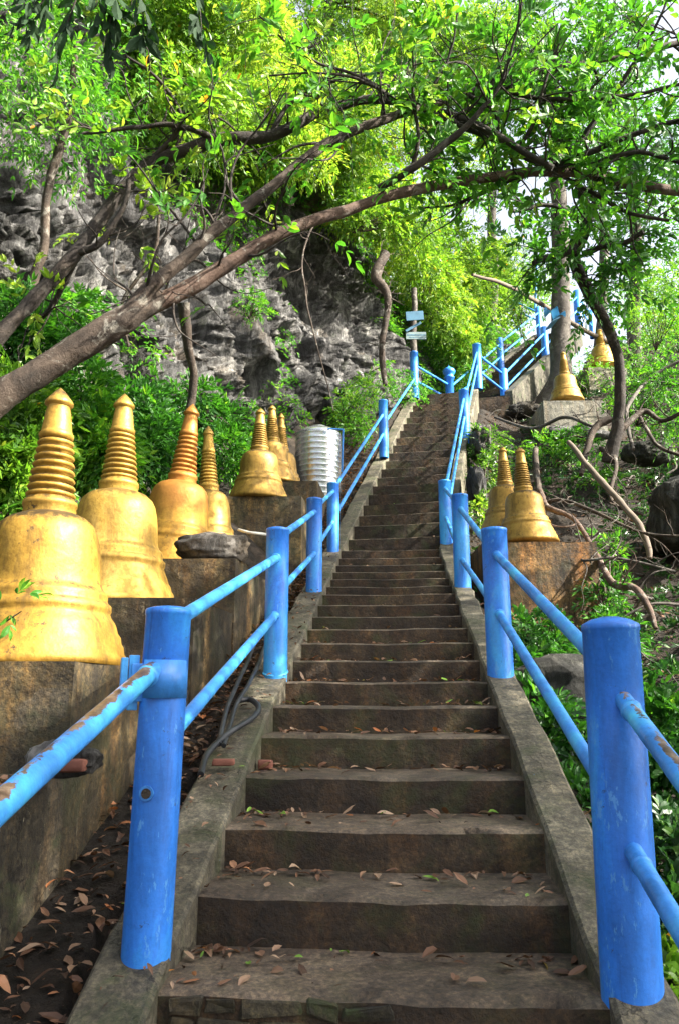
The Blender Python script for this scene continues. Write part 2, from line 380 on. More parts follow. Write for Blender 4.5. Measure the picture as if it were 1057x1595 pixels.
# smooth the centre line, keep the heights
kk = np.arange(38)
ca = np.polyfit(kk[:19], ST[:19, 0], 2); ST[:19, 0] = np.polyval(ca, kk[:19])
cb = np.polyfit(kk[18:], ST[18:, 0], 2); ST[19:, 0] = np.polyval(cb, kk[19:])
LOW = np.array([[ST[0, 0]-.028*j, ST[0, 1]-.375*j, ST[0, 2]-.145*j] for j in range(7, 0, -1)])
ALL = np.vstack([LOW, ST])
HD = np.where(np.arange(len(ALL)) < 7+19, R(4.4), R(12.5))
def zk(Y): return np.interp(Y, ALL[:, 1], ALL[:, 2])
def xs(Y): return np.interp(Y, ALL[:, 1], ALL[:, 0])
TOPZ = ST[-1, 2]; TOPY = ST[-1, 1]; TOPX = ST[-1, 0]
def wallx(Y): return -1.02+.10*(np.minimum(Y, 12)-2.3)

# upper flight (C)
HC = R(29)
C0 = (P(698, 573, 18.1)+P(782, 574, 18.1))/2; C0[2] = TOPZ+.04
CD = np.array([math.sin(HC), math.cos(HC), 0]); CR = np.array([math.cos(HC), -math.sin(HC), 0])
CS = .625

# ------------------------------------------------------------------ terrain
def ground(X, Y):
    X = np.asarray(X, float); Y = np.asarray(Y, float)
    yb = np.clip(Y, -3, TOPY)
    prof = np.where(Y < 1.3, zk(1.3)+(Y-1.3)*.36, zk(yb))
    prof = np.where(Y > TOPY, TOPZ+.5*(np.clip(Y, TOPY, 30)-TOPY-.8).clip(0), prof)
    prof = np.where(Y > 30, prof-.12*(Y-30).clip(0, 200), prof)
    prof = np.where(Y < -3, zk(1.3)-4.3*.36+.1*(Y+3).clip(-60, 0), prof)
    cx = np.where(Y < TOPY, xs(np.clip(Y, -2, TOPY)), TOPX+(Y-TOPY)*.6)
    r = X-(cx+.75); l = (cx-.8)-X
    right = prof-.32-.55*np.clip(r, 0, .8)+.10*np.clip(r-.8, 0, 30)
    left = prof-.12+.0*l
    lw = np.clip(wallx(Y)-X-.15, 0, 40)
    left = left+np.where(lw > 0, np.minimum(.35, lw*.6)+.36*lw, 0)
    left = np.where(Y > TOPY, np.minimum(left, prof+.2+.3*l.clip(0, 20)), left)
    z = np.where(r > 0, right, np.where(l > 0, left, prof-.45))
    p = np.stack([X*.8, Y*.8, 0*X], -1).reshape(-1, 3)
    n = (fbm(p, 4).reshape(X.shape))
    amp = np.clip(np.maximum(r-.2, l-.9), 0, 1.2)*.28
    # keep the ground clear of the upper flight
    q = (X-C0[0])*CD[0]+(Y-C0[1])*CD[1]; s = (X-C0[0])*CR[0]+(Y-C0[1])*CR[1]
    inC = (q > -1.6) & (q < 11) & (np.abs(s) < 1.3)
    zc_ = C0[2]+CS*np.clip(q, 0, 9.3)-.45
    z = np.where(inC, np.minimum(z, zc_), z); 
    z = np.where((q > 0) & (q < 11) & (s <= -1.3) & (s > -3.5), np.maximum(z, zc_), z)
    z = np.where((q > 0) & (q < 11) & (s >= 1.3) & (s < 5), np.maximum(z, zc_-.25-.2*(s-1.3)), z)
    return z+n*amp
def grid(x0, x1, nx, y0, y1, ny):
    xx, yy = np.meshgrid(np.linspace(x0, x1, nx), np.linspace(y0, y1, ny)); return xx, yy
gx = np.concatenate([np.linspace(-120, -10, 20)[:-1], np.linspace(-10, 14, 240), np.linspace(14, 140, 22)[1:]])
gy = np.concatenate([np.linspace(-90, -3, 14)[:-1], np.linspace(-3, 32, 340), np.linspace(32, 260, 24)[1:]])
XX, YY = np.meshgrid(gx, gy); ZZ = ground(XX, YY)
nx, ny = len(gx), len(gy)
ii = np.arange((ny-1)*nx).reshape(ny-1, nx)[:, :-1].ravel()
FQ = np.stack([ii, ii+1, ii+nx+1, ii+nx], -1)
struct(mesh_np('hillside', np.stack([XX, YY, ZZ], -1).reshape(-1, 3), FQ, M['soil']))

# cliff
foot = np.array([(-13, -1), (-8.5, 3.2), (-5.8, 6.2), (-4.2, 8.6), (-2.7, 10.6), (-1.5, 12.6), (-.1, 14.6), (1.0, 16.4), (1.75, 18.3), (2.9, 20.6), (4.6, 24), (6.5, 28), (9, 33)])
seg = np.r_[0, np.cumsum(np.linalg.norm(np.diff(foot, axis=0), axis=1))]
nu, nv = 620, 300
u = np.linspace(0, seg[-1], nu); fx = np.interp(u, seg, foot[:, 0]); fy = np.interp(u, seg, foot[:, 1])
for _ in range(30): fx[1:-1] = (fx[:-2]+fx[1:-1]*2+fx[2:])/4; fy[1:-1] = (fy[:-2]+fy[1:-1]*2+fy[2:])/4
tx = np.gradient(fx); ty = np.gradient(fy); tl = np.hypot(tx, ty); bx, by = -ty/tl, tx/tl       # back normal
v = np.linspace(0, 1, nv)
hmax = np.interp(u, [0, seg[3], seg[6], seg[8], seg[-1]], [7.5, 7, 6.0, 3.6, 2.2])
hh = np.interp(v, [0, .7, 1], [0, 1, 1.9]); bb = np.interp(v, [0, .2, .7, 1], [-.1, .15, 1.0, 6.5])
fz = ground(fx, fy)-.5
CV = np.zeros((nv, nu, 3))
CV[..., 0] = fx+bx*bb[:, None]; CV[..., 1] = fy+by*bb[:, None]; CV[..., 2] = fz+hmax*hh[:, None]
pp = CV.reshape(-1, 3)
a = R(38); rot = np.array([[math.cos(a), 0, math.sin(a)], [0, 1, 0], [-math.sin(a), 0, math.cos(a)]])
q = pp@rot.T*np.array([.9, .9, .35])
dsp = .75*fbm(pp*.35, 3)+.26*ridged(q*.9, 5, .6)+.16*np.sign(vnoise(q*2.1))*np.abs(vnoise(q*2.1))**.4+.13*ridged(pp*2.2, 5, .62)
qs = pp@np.array([.8, .8, .75])*1.1+.7*fbm(pp*.7+3, 3); q2 = pp@np.array([1.1, .7, .5])+.7*fbm(pp*.6+9, 3)
dsp = dsp+.17*(qs-np.floor(qs))+.10*(qs*2.7-np.floor(qs*2.7))+.16*(q2*.8-np.floor(q2*.8))-.2+.06*np.abs(vnoise(pp*5))
dsp = np.clip(dsp, -1.4, .85)
pp = pp-np.stack([np.tile(bx, nv), np.tile(by, nv), np.zeros(nu*nv)], -1)*(dsp*np.repeat(np.clip(v*14+.3, 0, 1), nu))[:, None]
pp[:, 2] += .12*fbm(pp*1.7+5, 3)
CLIFF = pp.reshape(nv, nu, 3)
ii = np.arange((nv-1)*nu).reshape(nv-1, nu)[:, :-1].ravel()
struct(mesh_np('cliff', pp, np.stack([ii, ii+1, ii+nu+1, ii+nu], -1), M['rock'], smooth=True))

# ------------------------------------------------------------------ steps and kerbs
def rough_box(mb, c, sx, sy, sz, rz, nx=26, seed=0, ny=5, nz=5, amp=.004, tm=1):
    """step block: front face at y=0..sy back, top at z=0; front=mi0, top=mi tm; worn nosing"""
    ca, sa = math.cos(rz), math.sin(rz)
    def tr(V):
        V = np.asarray(V, float)
        nz_ = fbm(V*np.array([7, 7, 7])+seed*5.3, 3); V = V.copy()
        chip = np.clip(fbm(V*np.array([9, 1, 1])+seed*2.1, 3)-.28, 0, 1)*.05
        edge = (np.abs(V[:, 1]) < .012) & (V[:, 2] > -.012)
        V[:, 2] += np.where(V[:, 2] > -.02, nz_*amp-.007*np.exp(-(V[:, 0]/.28)**2)-np.where(edge, .004+chip, 0), 0)
        V[:, 1] += np.where(np.abs(V[:, 1]) < .02, nz_*amp*1.3+np.where(edge, .006+chip, 0), 0)
        x = V[:, 0]*ca+V[:, 1]*sa; y = -V[:, 0]*sa+V[:, 1]*ca
        return np.stack([x+c[0], y+c[1], V[:, 2]+c[2]], -1)
    xs_ = np.linspace(-sx/2, sx/2, nx)
    prof = [(0, -sz, 0), (0, -sz*.6, 0), (0, -.06, 0), (0, -.012, 0), (.010, 0, tm), (.05, 0, tm), (sy*.5, 0, tm), (sy, 0, tm)]
    V = [(x, y, z) for (y, z, _) in prof for x in xs_]
    Fa, Fb = [], []
    for i in range(len(prof)-1):
        for j in range(nx-1):
            (Fb if i >= 3 else Fa).append((i*nx+j, i*nx+j+1, (i+1)*nx+j+1, (i+1)*nx+j))
    T_ = tr(V)
    mb.add(T_, Fa, 0, True); mb.add(T_, Fb, tm, True)
    for sgn in (-1, 1):
        V2 = [(sgn*sx/2, y, z) for (y, z, _) in prof]+[(sgn*sx/2, sy, -sz)]
        mb.add(tr(V2), [tuple(range(len(V2)))], 0, False)
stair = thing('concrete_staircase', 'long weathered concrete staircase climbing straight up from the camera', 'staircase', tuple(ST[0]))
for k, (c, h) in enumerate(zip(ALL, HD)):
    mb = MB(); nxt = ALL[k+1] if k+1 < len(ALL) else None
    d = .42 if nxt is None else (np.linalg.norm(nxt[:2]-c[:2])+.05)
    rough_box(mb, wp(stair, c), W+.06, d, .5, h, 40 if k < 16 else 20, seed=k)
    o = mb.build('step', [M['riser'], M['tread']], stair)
def kerb(side, kw, name='kerb'):
    C = ALL; V = []; n = len(C); HH = np.convolve(np.r_[HD[0], HD, HD[-1]], [1/3]*3, 'valid')
    pts = []
    for k in range(n):
        for t in ((0, .5) if k+1 < n else (0,)):
            c = C[k]*(1-t)+(C[k+1]*t if k+1 < n else 0); h = HH[k]
            r = np.array([math.cos(h), -math.sin(h), 0]); pts.append((c, r))
    jit = rng.normal(0, .004, len(pts))
    for (c, r), j in zip(pts, jit):
        a = c+side*r*(W/2+j); b = c+side*r*(W/2+kw+j*1.5); z = .022+j*.5
        for q, zz in ((a, -.62), (a, z-.012), (a+side*r*.012, z), ((a+b)/2, z+.002), (b-side*r*.012, z), (b, z-.012), (b, -.75)):
            V.append((q[0], q[1], c[2]+zz))
    m = 7; Fs = []
    for i in range(len(pts)-1):
        for j in range(m-1):
            f = (i*m+j, i*m+j+1, (i+1)*m+j+1, (i+1)*m+j)
            Fs.append(f if side < 0 else f[::-1])
    mb = MB(); mb.add(wp(stair, V), Fs, 0, False)
    return mb.build(name, [M['kerb']], stair)
kerb(-1, .20); kerb(1, .165)
# landing between the two flights
mb = MB(); rough_box(mb, wp(stair, [TOPX+.35, TOPY+.36, TOPZ-.006]), 2.3, 1.8, .6, R(10), 20, seed=91)
mb.build('landing', [M['riser'], M['tread']], stair)
# broken rubble course showing on the lowest riser
mb = MB(); rb = random.Random(3); c0 = ST[0]
hx = math.cos(R(4.4)); hy = -math.sin(R(4.4))
for row in range(2):
    x = -.55
    while x < .05-.1*row:
        wd = rb.uniform(.07, .17); ht = rb.uniform(.032, .05); xx = x+wd/2
        zz = -.035-row*.052+rb.uniform(-.004, .004)
        mb.box(wp(stair, [c0[0]+xx*hx, c0[1]+xx*hy-.004, c0[2]+zz]), (wd*.98, .014+rb.uniform(0, .012), ht*1.06), Matrix.Rotation(-R(4.4), 3, 'Z') @ Matrix.Rotation(rb.uniform(-.1, .1), 3, 'Y'), 0, .012)
        x += wd+.008
V = np.array(mb.v); V += .013*np.stack([fbm(V*14+i*7, 3) for i in range(3)], -1)+.006*np.stack([fbm(V*45+i*5, 2) for i in range(3)], -1); mb.v = [tuple(q) for q in V]
mb.build('exposed_masonry', M['masonry'], stair)

upper = thing('upper_staircase', 'distant dark flight turning right behind the landing', 'staircase', tuple(C0))
for k in range(30):
    mb = MB(); c = C0+CD*(.30*k+.1)+np.array([0, 0, .19*(k+1)-.05])
    rough_box(mb, wp(upper, c), 1.36, .36, .45, HC, 8, seed=200+k)
    mb.build('step', [M['riser'], M['tread']], upper)
for s_ in (-1, 1):
    mb = MB(); V = []
    for t in (0, 3, 6, 9.1):
        c = C0+CD*t+np.array([0, 0, CS*t+.17])
        for q, zz in ((.66, -.7), (.66, 0), (.84, 0), (.84, -.8)):
            w_ = c+CR*s_*q; V.append((w_[0], w_[1], w_[2]+zz))
    Fs = [(i*4+j, i*4+j+1, (i+1)*4+j+1, (i+1)*4+j) for i in range(3) for j in range(3)]+[(0, 1, 2, 3)]
    if s_ > 0: Fs = [f[::-1] for f in Fs]
    mb.add(wp(upper, V), Fs, 0, False); mb.build('kerb', M['kerb'], upper)

# ------------------------------------------------------------------ railings
def hit_kerb(px, py):
    s = slope(py); Y = np.linspace(1.2, TOPY+.6, 6000); d = zk(Y)+.02-s*Y
    i = np.where(np.diff(np.sign(d)) != 0)[0]; Yh = Y[i[0]] if len(i) else TOPY
    Zh = s*Yh; zc = Yh*CP+Zh*SP; return np.array([(px-CX)/F*zc, Yh, Zh]), zc
class Post: pass
def post(root, px, py0, py1, wpx, mat_='blue', base=None, zc=None, dome=0, lean=0):
    o = Post()
    if base is None: b, z = hit_kerb(px, py1)
    else: b, z = np.array(base, float), zc
    r = wpx/2/F*z; H = b[1]*slope(py0)-b[2]
    o.b, o.r, o.h, o.z = b, r, H, z
    mb = MB(); s0 = -.06
    prof = [(r*1.0, s0), (r*1.005, .0), (r, H*.3), (r*1.0, H*.7), (r, H-.02), (r*1.03, H-.018), (r*1.03, H-.004), (r*.985, H), (r*.7, H+.006+dome*.5), (r*.3, H+.009+dome*.9), (0.0005, H+.01+dome)]
    mb.lathe(prof, wp(root, b), 40 if z < 9 else 16); o.lean = lean; bz = wp(root, b)[2]
    mb.v = [(x+lean*(q-bz), y, q) for x, y, q in mb.v]
    o.ob = mb.build('post', M[mat_], root); return o
def rail(root, a, b, r, mat_='cyan', bend=0, seed=0):
    a = np.array(a, float); b = np.array(b, float); n = 24
    t = np.linspace(0, 1, n)[:, None]; p = a+(b-a)*t
    p[:, 2] -= bend*np.sin(math.pi*t[:, 0])
    mb = MB(); mb.tube(wp(root, p), r, 16, 0, .02, True, seed); o = mb.build('rail', M[mat_], root)
    if a[1] < 7:
        d = unit_(b-a)
        for e_, q in ((a, d), (b, -d)):
            wd = MB()
            k_ = .068/max(.3, math.hypot(q[0], q[1])); c_ = e_+q*k_
            wd.tube(wp(root, [c_-q*.008, c_-q*.003, c_+q*.004, c_+q*.009]), [r*1.0, r*1.22, r*1.18, r*.99], 16, 0, .12, False, 3); wd.build('weld_bead', M[mat_], o)

    return o
def unit_(v): return v/np.linalg.norm(v)
def at(o, py): z = o.b[1]*slope(py); return np.array([o.b[0]+getattr(o, 'lean', 0)*(z-o.b[2]), o.b[1], z])
LR = thing('blue_railing', 'blue steel post-and-rail railing up the left kerb beside the golden stupas', 'railing', tuple(hit_kerb(230, 1475)[0]), 0, 'blue railings of the staircase')
L1 = post(LR, 229, 949, 1470, 76, lean=.016); L2 = post(LR, 429, 824, 1046, 37); L3 = post(LR, 489, 777, 918, 25)
L4 = post(LR, 518.5, 753, 856, 19); L5 = post(LR, 597, 624, 708, 14.5); L6 = post(LR, 645, 549, 617, 13)
Lr = [(L1, 975, L2, 868, .024), (L1, 1165, L2, 956, .024), (L2, 838, L3, 797, .024), (L2, 925, L3, 862, .022), (L3, 792, L4, 765, .022), (L3, 857, L4, 813, .022),
      (L4, 762, L5, 645, .022), (L4, 808, L5, 675, .024), (L5, 662, L6, 590, .022)]
for a, y0, b, y1, r in Lr: rail(LR, at(a, y0), at(b, y1), r, seed=y0)
e = P(-190, 1425, .98); rail(LR, at(L1, 1028)+np.array([-.02, -.06, -.03]), e, .0265, 'cyanworn', seed=4)
lp = MB(); lp.lathe([(.062, -1.0), (.062, .1), (.05, .115), (.001, .12)], wp(LR, e+np.array([-.03, -.05, 0])), 24); lp.build('post', M['blue'], LR)
# clamp collar with flange plates on the first post
b = L1.b; zc_ = b[1]*slope(1058)
cl = MB(); cl.lathe([(L1.r+.002, -.055), (L1.r+.012, -.055), (L1.r+.012, .055), (L1.r+.002, .055)], wp(LR, [b[0], b[1], zc_]), 30, 0, True, R(-115), R(60))
col = cl.build('clamp_collar', M['cyan'], LR)
pl = MB(); dirv = np.array([-.93, -.36, 0])
for off, sz_ in ((L1.r+.012, (.03, .022, .16)), (L1.r-.005, (.05, .05, .11)), (L1.r+.04, (.02, .03, .145))):
    pl.box(wp(LR, np.array([b[0], b[1], zc_-.01])+dirv*off), sz_, Matrix.Rotation(R(20), 3, 'Z'), 0, .003)
pl.build('flange_plate', M['cyan'], LR)
bt = MB(); p0 = np.array([b[0], b[1], zc_+.0])+np.array([.0, -1, 0])*(L1.r+.008)
bt.tube(wp(LR, [p0+[-.02, 0, .0], p0+[-.02, -.022, 0]]), .008, 6); bt.build('bolt', M['barkdark'], LR)
# torn round stub lower on the post
st = MB(); pz = b[1]*slope(1231); p0 = np.array([b[0]+.0, b[1], pz])
dv = np.array([-.10, -1, 0]); dv /= np.linalg.norm(dv)
st.tube(wp(LR, [p0+dv*(L1.r-.01), p0+dv*(L1.r+.006)]), .021, 16, 0, .08, True)
st.tube(wp(LR, [p0+dv*(L1.r+.004), p0+dv*(L1.r+.0085)]), .014, 14, 1, .05, True)
st.build('pipe_stub', [M['cyan'], M['barkdark']], LR)

RR = thing('blue_railing', 'blue steel post-and-rail railing up the right kerb, starting with the thick near post', 'railing', tuple(hit_kerb(985, 1552)[0]), 0, 'blue railings of the staircase')
R1 = post(RR, 984, 972, 1546, 94, dome=.012, lean=.019); R2 = post(RR, 779, 824, 1055, 41); R3 = post(RR, 720, 771, 916, 26)
R4 = post(RR, 694.5, 749, 851, 20); R5 = post(RR, 724, 608, 689, 15.5); R6 = post(RR, 744, 537, 603, 13.5)
for a, y0, b_, y1, r in [(R2, 862, R1, 1052, .024), (R2, 952, R1, 1268, .024), (R3, 792, R2, 862, .023), (R3, 872, R2, 952, .022), (R4, 760, R3, 790, .022), (R4, 805, R3, 868, .022),
                        (R5, 620, R4, 765, .022), (R5, 648, R4, 812, .022), (R6, 548, R5, 625, .022), (R6, 568, R5, 660, .022)]:
    rail(RR, at(a, y0), at(b_, y1), r, 'cyan', seed=y0+7)
rail(RR, at(R1, 1090)+np.array([0, -.07, 0]), P(1260, 1480, 1.15), .0245, 'cyanworn', seed=31)
rail(RR, at(R1, 1318)+np.array([0, -.07, 0]), P(1180, 1650, 1.3), .0245, 'cyan', seed=32)

def spill(root, p, seed):
    th = np.linspace(0, 2*math.pi, 49)[:-1]; c = p.b; rr = p.r*(1.03+.12*vnoise(np.stack([np.cos(th)*2.2+seed, np.sin(th)*2.2, th*0], -1))+.05*vnoise(np.stack([np.cos(th)*7+seed, np.sin(th)*7, th*0], -1)))
    V = []
    for f_, dz in ((.9, .010), (.97, .009), (1.0, .001)):
        for t, q in zip(th, rr): x = c[0]+math.cos(t)*q*f_; y = c[1]+math.sin(t)*q*f_; V.append((x, y, zk(y)+.0225+dz-.007))
    mb = MB(); mb.add(wp(root, V), [(i*48+j, i*48+(j+1) % 48, (i+1)*48+(j+1) % 48, (i+1)*48+j) for i in range(2) for j in range(48)]+[tuple(range(48))][:0], 0, True)
    mb.add(wp(root, V[:48]), [tuple(range(48))], 0, False); mb.build('paint_spill', M['cyan'], p.ob)
for q_, s_ in ((L2, 9), (R2, 13)): spill(LR if q_ in (L1, L2) else RR, q_, s_)
UR = thing('blue_railing', 'distant blue railing with a domed newel along the inner side of the upper flight', 'railing', tuple(C0-CR*.75), 0, 'blue railings of the staircase')
def postC(root, px, py0, wpx, zc, hgt=.95, mat_='blue'):
    tp = P(px, py0, zc); b = tp-np.array([0, 0, hgt]); o = Post(); o.b = b; o.z = zc
    r = wpx/2/F*zc; mb = MB(); mb.lathe([(r, -.25), (r, hgt-.02), (r*.8, hgt), (.001, hgt+.008)], wp(root, b), 16); mb.build('post', M[mat_], root); o.r = r; return o
nw = Post(); nw.b = P(698, 573, 18.1)-np.array([0, 0, 1.0]); mb = MB()
mb.lathe([(.10, -.1), (.10, .72), (.125, .73), (.125, .76), (.105, .77), (.105, .82), (.14, .86), (.15, .91), (.125, .96), (.06, 1.0), (.02, 1.03), (.001, 1.06)], wp(UR, nw.b), 20)
mb.build('newel_post', M['blue'], UR)
rail(UR, at(L6, 568), at(nw, 600), .024, 'blue'); rail(UR, at(L6, 592), at(nw, 622), .024, 'blue')
F1 = postC(UR, 777, 527, 10.5, 22.3); F2 = postC(UR, 837, 479, 9.5, 27.0)
rail(UR, at(nw, 604), at(F1, 536), .026); rail(UR, at(nw, 626), at(F1, 556), .026)
rail(UR, at(F1, 534), at(F2, 487), .028); rail(UR, at(F1, 553), at(F2, 505), .028)
rail(UR, at(F2, 487), P(795, 467, 31), .03); rail(UR, at(F2, 500), P(806, 486, 30), .03)
pb = MB(); pb.tube(wp(UR, [P(832, 485, 27.5), P(834, 440, 27.5), P(836, 400, 28)]), .035, 8); pb.build('tall_pipe', M['cyan'], UR)
UN = thing('blue_railing', 'distant blue railing along the outer side of the upper flight beside the tall trunk', 'railing', tuple(C0+CR*.75), 0, 'blue railings of the staircase')
N1 = postC(UN, 782.5, 575, 13, 18.1, 1.0); N2 = postC(UN, 846, 510, 11.5, 21.9); N3 = postC(UN, 897, 453, 12, 27, 1.1)
rail(UN, at(R6, 551), at(N1, 583), .026, 'blue'); rail(UN, at(R6, 577), at(N1, 609), .026, 'blue')
rail(UN, at(N1, 584), at(N2, 519), .026); rail(UN, at(N1, 606), at(N2, 540), .026)
rail(UN, at(N2, 517), at(N3, 462), .028); rail(UN, at(N2, 540), at(N3, 482), .028)
N4 = postC(UN, 919, 484, 9, 31, .95); rail(UN, at(N3, 460), at(N4, 490), .03); rail(UN, at(N3, 478), at(N4, 508), .03)

# ------------------------------------------------------------------ pedestals and retaining wall
def prism(name, mats, xr, y0, y1, depth, ztop, zbot, parent=None, lab=None, grp='concrete pedestals', rz=None, seed=0, cap=False):
    """box whose right face follows the wall line; front at y0"""
    x0 = xr(y0) if callable(xr) else xr; x1 = xr(y1) if callable(xr) else xr
    nseg = 8
    mb = MB(); H = ztop-zbot; c = np.array([x0, y0, zbot])
    us = np.linspace(0, 1, nseg+1)
    cor = [(x0-depth, y0), (x0, y0), (x1, y1), (x1-depth, y1)]
    def face(a, b, nrow=6):
        V = []; 
        for i in range(nrow+1):
            for t in us:
                V.append((a[0]+(b[0]-a[0])*t, a[1]+(b[1]-a[1])*t, zbot+H*i/nrow))
        V = np.array(V); n_ = fbm(V*5+seed, 3)*.008
        d = np.array([b[1]-a[1], -(b[0]-a[0])]); d /= np.linalg.norm(d)+1e-9
        edge = np.tile((us > .01) & (us < .99), nrow+1)
        V[:, 0] += d[0]*n_*edge; V[:, 1] += d[1]*n_*edge
        k = nseg+1
        mb.add(V-c, [(i*k+j, i*k+j+1, (i+1)*k+j+1, (i+1)*k+j) for i in range(nrow) for j in range(nseg)], 0, True)
    for i in range(4): face(cor[i], cor[(i+1) % 4])
    mb.add([(p[0]-c[0], p[1]-c[1], H) for p in cor], [(0, 1, 2, 3)], 0, False)
    if lab:
        o = mb.build(name, mats, None, tuple(c)); tag(o, lab, 'pedestal', grp)
    else: o = mb.build(name, mats, parent, tuple(c) if parent is None else tuple(c-np.array(parent.location)))
    return o
def solveY(px):
    Y = np.linspace(1.5, 14, 5000); xr = wallx(Y); # pixel of wall line at eye height
    zc = Y*CP+Y*slope(950)*SP; return Y[np.argmin(abs((px-CX)/F*zc-xr))]
rw = thing('retaining_wall', 'stained concrete retaining wall beside the left kerb under the pedestals', 'wall', (wallx(2.3), 2.3, -1))
prism('wall_face', M['wall'], lambda Y: wallx(Y)+.0, .3, 2.86, 3.0, -.275, -2.2, rw, seed=2)
prism('wall_face', M['wall'], lambda Y: wallx(Y)-.012, 2.86, 4.4, .35, .02, -1.6, rw, seed=3)
prism('wall_face', M['wall'], lambda Y: wallx(Y)-.012, 4.4, 5.5, .35, .25, -1.2, rw, seed=4)
prism('wall_face', M['wall'], lambda Y: wallx(Y)-.012, 5.5, 8.5, .35, .8, -.8, rw, seed=5)
y1 = 2.86; z1 = y1*slope(1030)
P1 = prism('concrete_pedestal', M['pedestal'], wallx, y1, y1+1.15, 1.35, z1, -1.0, None, 'nearest stained block carrying the largest left stupa', seed=11)
y2 = 4.35; z2 = y2*slope(931)
P2 = prism('concrete_pedestal', M['pedestal'], wallx, y2, y2+.9, 1.3, z2, -.8, None, 'second block from the left, under the stupa behind the front one', seed=12)
y3 = 5.3; z3 = y3*slope(870)
P3 = prism('concrete_pedestal', M['pedestal'], wallx, y3, y3+1.7, 1.6, z3, -.5, None, 'block with a dark boulder on its corner, under two stupas', seed=13)
b_ = P(338, 838, 6.9); prism('small_plinth', M['pedestal'], b_[0]+.30, b_[1]-.28, b_[1]+.3, .6, z3+.17, z3-.01, None, 'low plinth under the small stupa beside the rust-spired one', seed=19)
y4 = 8.3; z4 = y4*slope(773)
P4 = prism('concrete_pedestal', M['pedestal'], wallx, y4, y4+.95, .95, z4, .5, None, 'brown square block left of the third blue post with one stupa', seed=14)
y5 = 9.5; z5 = y5*slope(749)
P5 = prism('concrete_pedestal', M['pedestal'], lambda Y: wallx(Y)+.02, y5, y5+1.2, 1.0, z5, 1.2, None, 'dark block in front of the silver tank with two stupas', seed=15)

# ------------------------------------------------------------------ golden stupas
BELL = [(1.0, 0), (1.0, .03), (.968, .042), (.955, .065), (.925, .078), (.91, .1), (.875, .115), (.85, .138), (.83, .15), (.80, .168), (.785, .182), (.80, .191), (.797, .208), (.76, .217), (.745, .226), (.75, .24), (.735, .252), (.69, .262), (.668, .275),
        (.655, .30), (.645, .34), (.636, .38), (.62, .42), (.592, .456), (.545, .485), (.46, .507), (.36, .519), (.31, .524)]
def stupa(tipx, tipy, basey, rpx, zc, label, mat_='gold', lean=(0, 0), hscale=1, sub=0, bellx=1.0, rings=9, group='golden stupas', top=None):
    base = P(tipx, basey, zc)
    if top is not None: base[2] = top+.002
    # tip sits on the base axis in the world; solve x from the tip pixel
    H = base[1]*slope(tipy)-base[2]; Rb = rpx/F*zc
    ztip = base[2]+H; zct = base[1]*CP+ztip*SP; base[0] = (tipx-CX)/F*zct-H*math.sin(lean[1])
    r = thing('golden_stupa', label, 'stupa', tuple(base), 0, group)
    r.rotation_euler = (lean[0], lean[1], 0)
    B = MB(); B.lathe([(.001, 0)]+[(a*Rb*(1 if a > .8 else bellx), z*H) for a, z in BELL]+[(.30*Rb, .526*H)], (0, 0, 0), 56); 
    sd_ = tipx*.37
    def rough_(m_, am):
        V = np.array(m_.v); n_ = np.stack([fbm(V*5/Rb*.35+sd_+i*13, 3) for i in range(2)], -1); V[:, :2] += n_*am*Rb*np.clip(np.hypot(V[:, 0], V[:, 1])/Rb, 0, 1)[:, None]; V[:, 2] += .5*am*Rb*fbm(V*7+sd_, 2)*(V[:, 2] > .02); m_.v = [tuple(q) for q in V]
    rough_(B, .022); B.build('bell', M[mat_], r)
    Sp = MB(); pr = [(.31*Rb, .515*H), (.30*Rb, .548*H), (.315*Rb, .553*H), (.31*Rb, .568*H), (.285*Rb, .572*H), (.28*Rb, .58*H)]
    z0, z1_ = .58, .80
    for i in range(rings):
        t0 = i/rings; t1 = (i+1)/rings; ra = (.285-.085*t0)*Rb; za = (z0+(z1_-z0)*t0)*H; zb = (z0+(z1_-z0)*t1)*H; dz = zb-za
        for f, g in ((.04, .80), (.18, .96), (.45, 1.02), (.72, .96), (.9, .80)): pr.append((ra*g, za+dz*f))
    Sp.lathe(pr, (0, 0, 0), 40); rough_(Sp, .02); Sp.build('ringed_spire', M[mat_], r)
    Fi = MB(); Fi.lathe([(.16*Rb, .796*H), (.20*Rb, .803*H), (.205*Rb, .818*H), (.185*Rb, .826*H), (.18*Rb, .83*H), (.15*Rb, .90*H), (.132*Rb, .924*H), (.135*Rb, .927*H), (.17*Rb, .932*H), (.168*Rb, .942*H), (.12*Rb, .962*H), (.06*Rb, .984*H), (.001, 1.0*H)], (0, 0, 0), 32)
    Fi.build('finial', M[mat_], r); return r
stupa(95, 604, 1030, 136, 3.52, 'largest golden stupa at the left picture edge with moss at its foot', 'golddirty', bellx=.98, top=z1, rings=8)
stupa(195, 613, 930, 100, 4.95, 'clean golden stupa standing right behind the nearest one', 'goldclean', bellx=1.0, top=z2)
stupa(301, 628, 868, 74, 6.15, 'leaning golden stupa with a rust-brown spire', 'goldrust', (0, R(5)), top=z3, rings=8)
stupa(325, 663, 838, 52, 6.9, 'small bright golden stupa squeezed beside the rust-spired one', 'goldclean', (0, R(-2.5)), top=z3+.17)
stupa(406, 635, 773, 47, 8.85, 'golden stupa alone on the brown square block, front of a trio', 'gold', (0, R(0)), top=z4)
stupa(424, 630, 752, 38, 10.1, 'middle golden stupa of the trio, with the tallest tip', 'gold', (0, R(-1.5)), top=z5)
stupa(438, 643, 750, 32, 10.75, 'rear golden stupa of the trio nearest the silver tank', 'gold', (0, R(-3)), top=z5)
zr = 8.2
PRc = P(862, 843, zr)
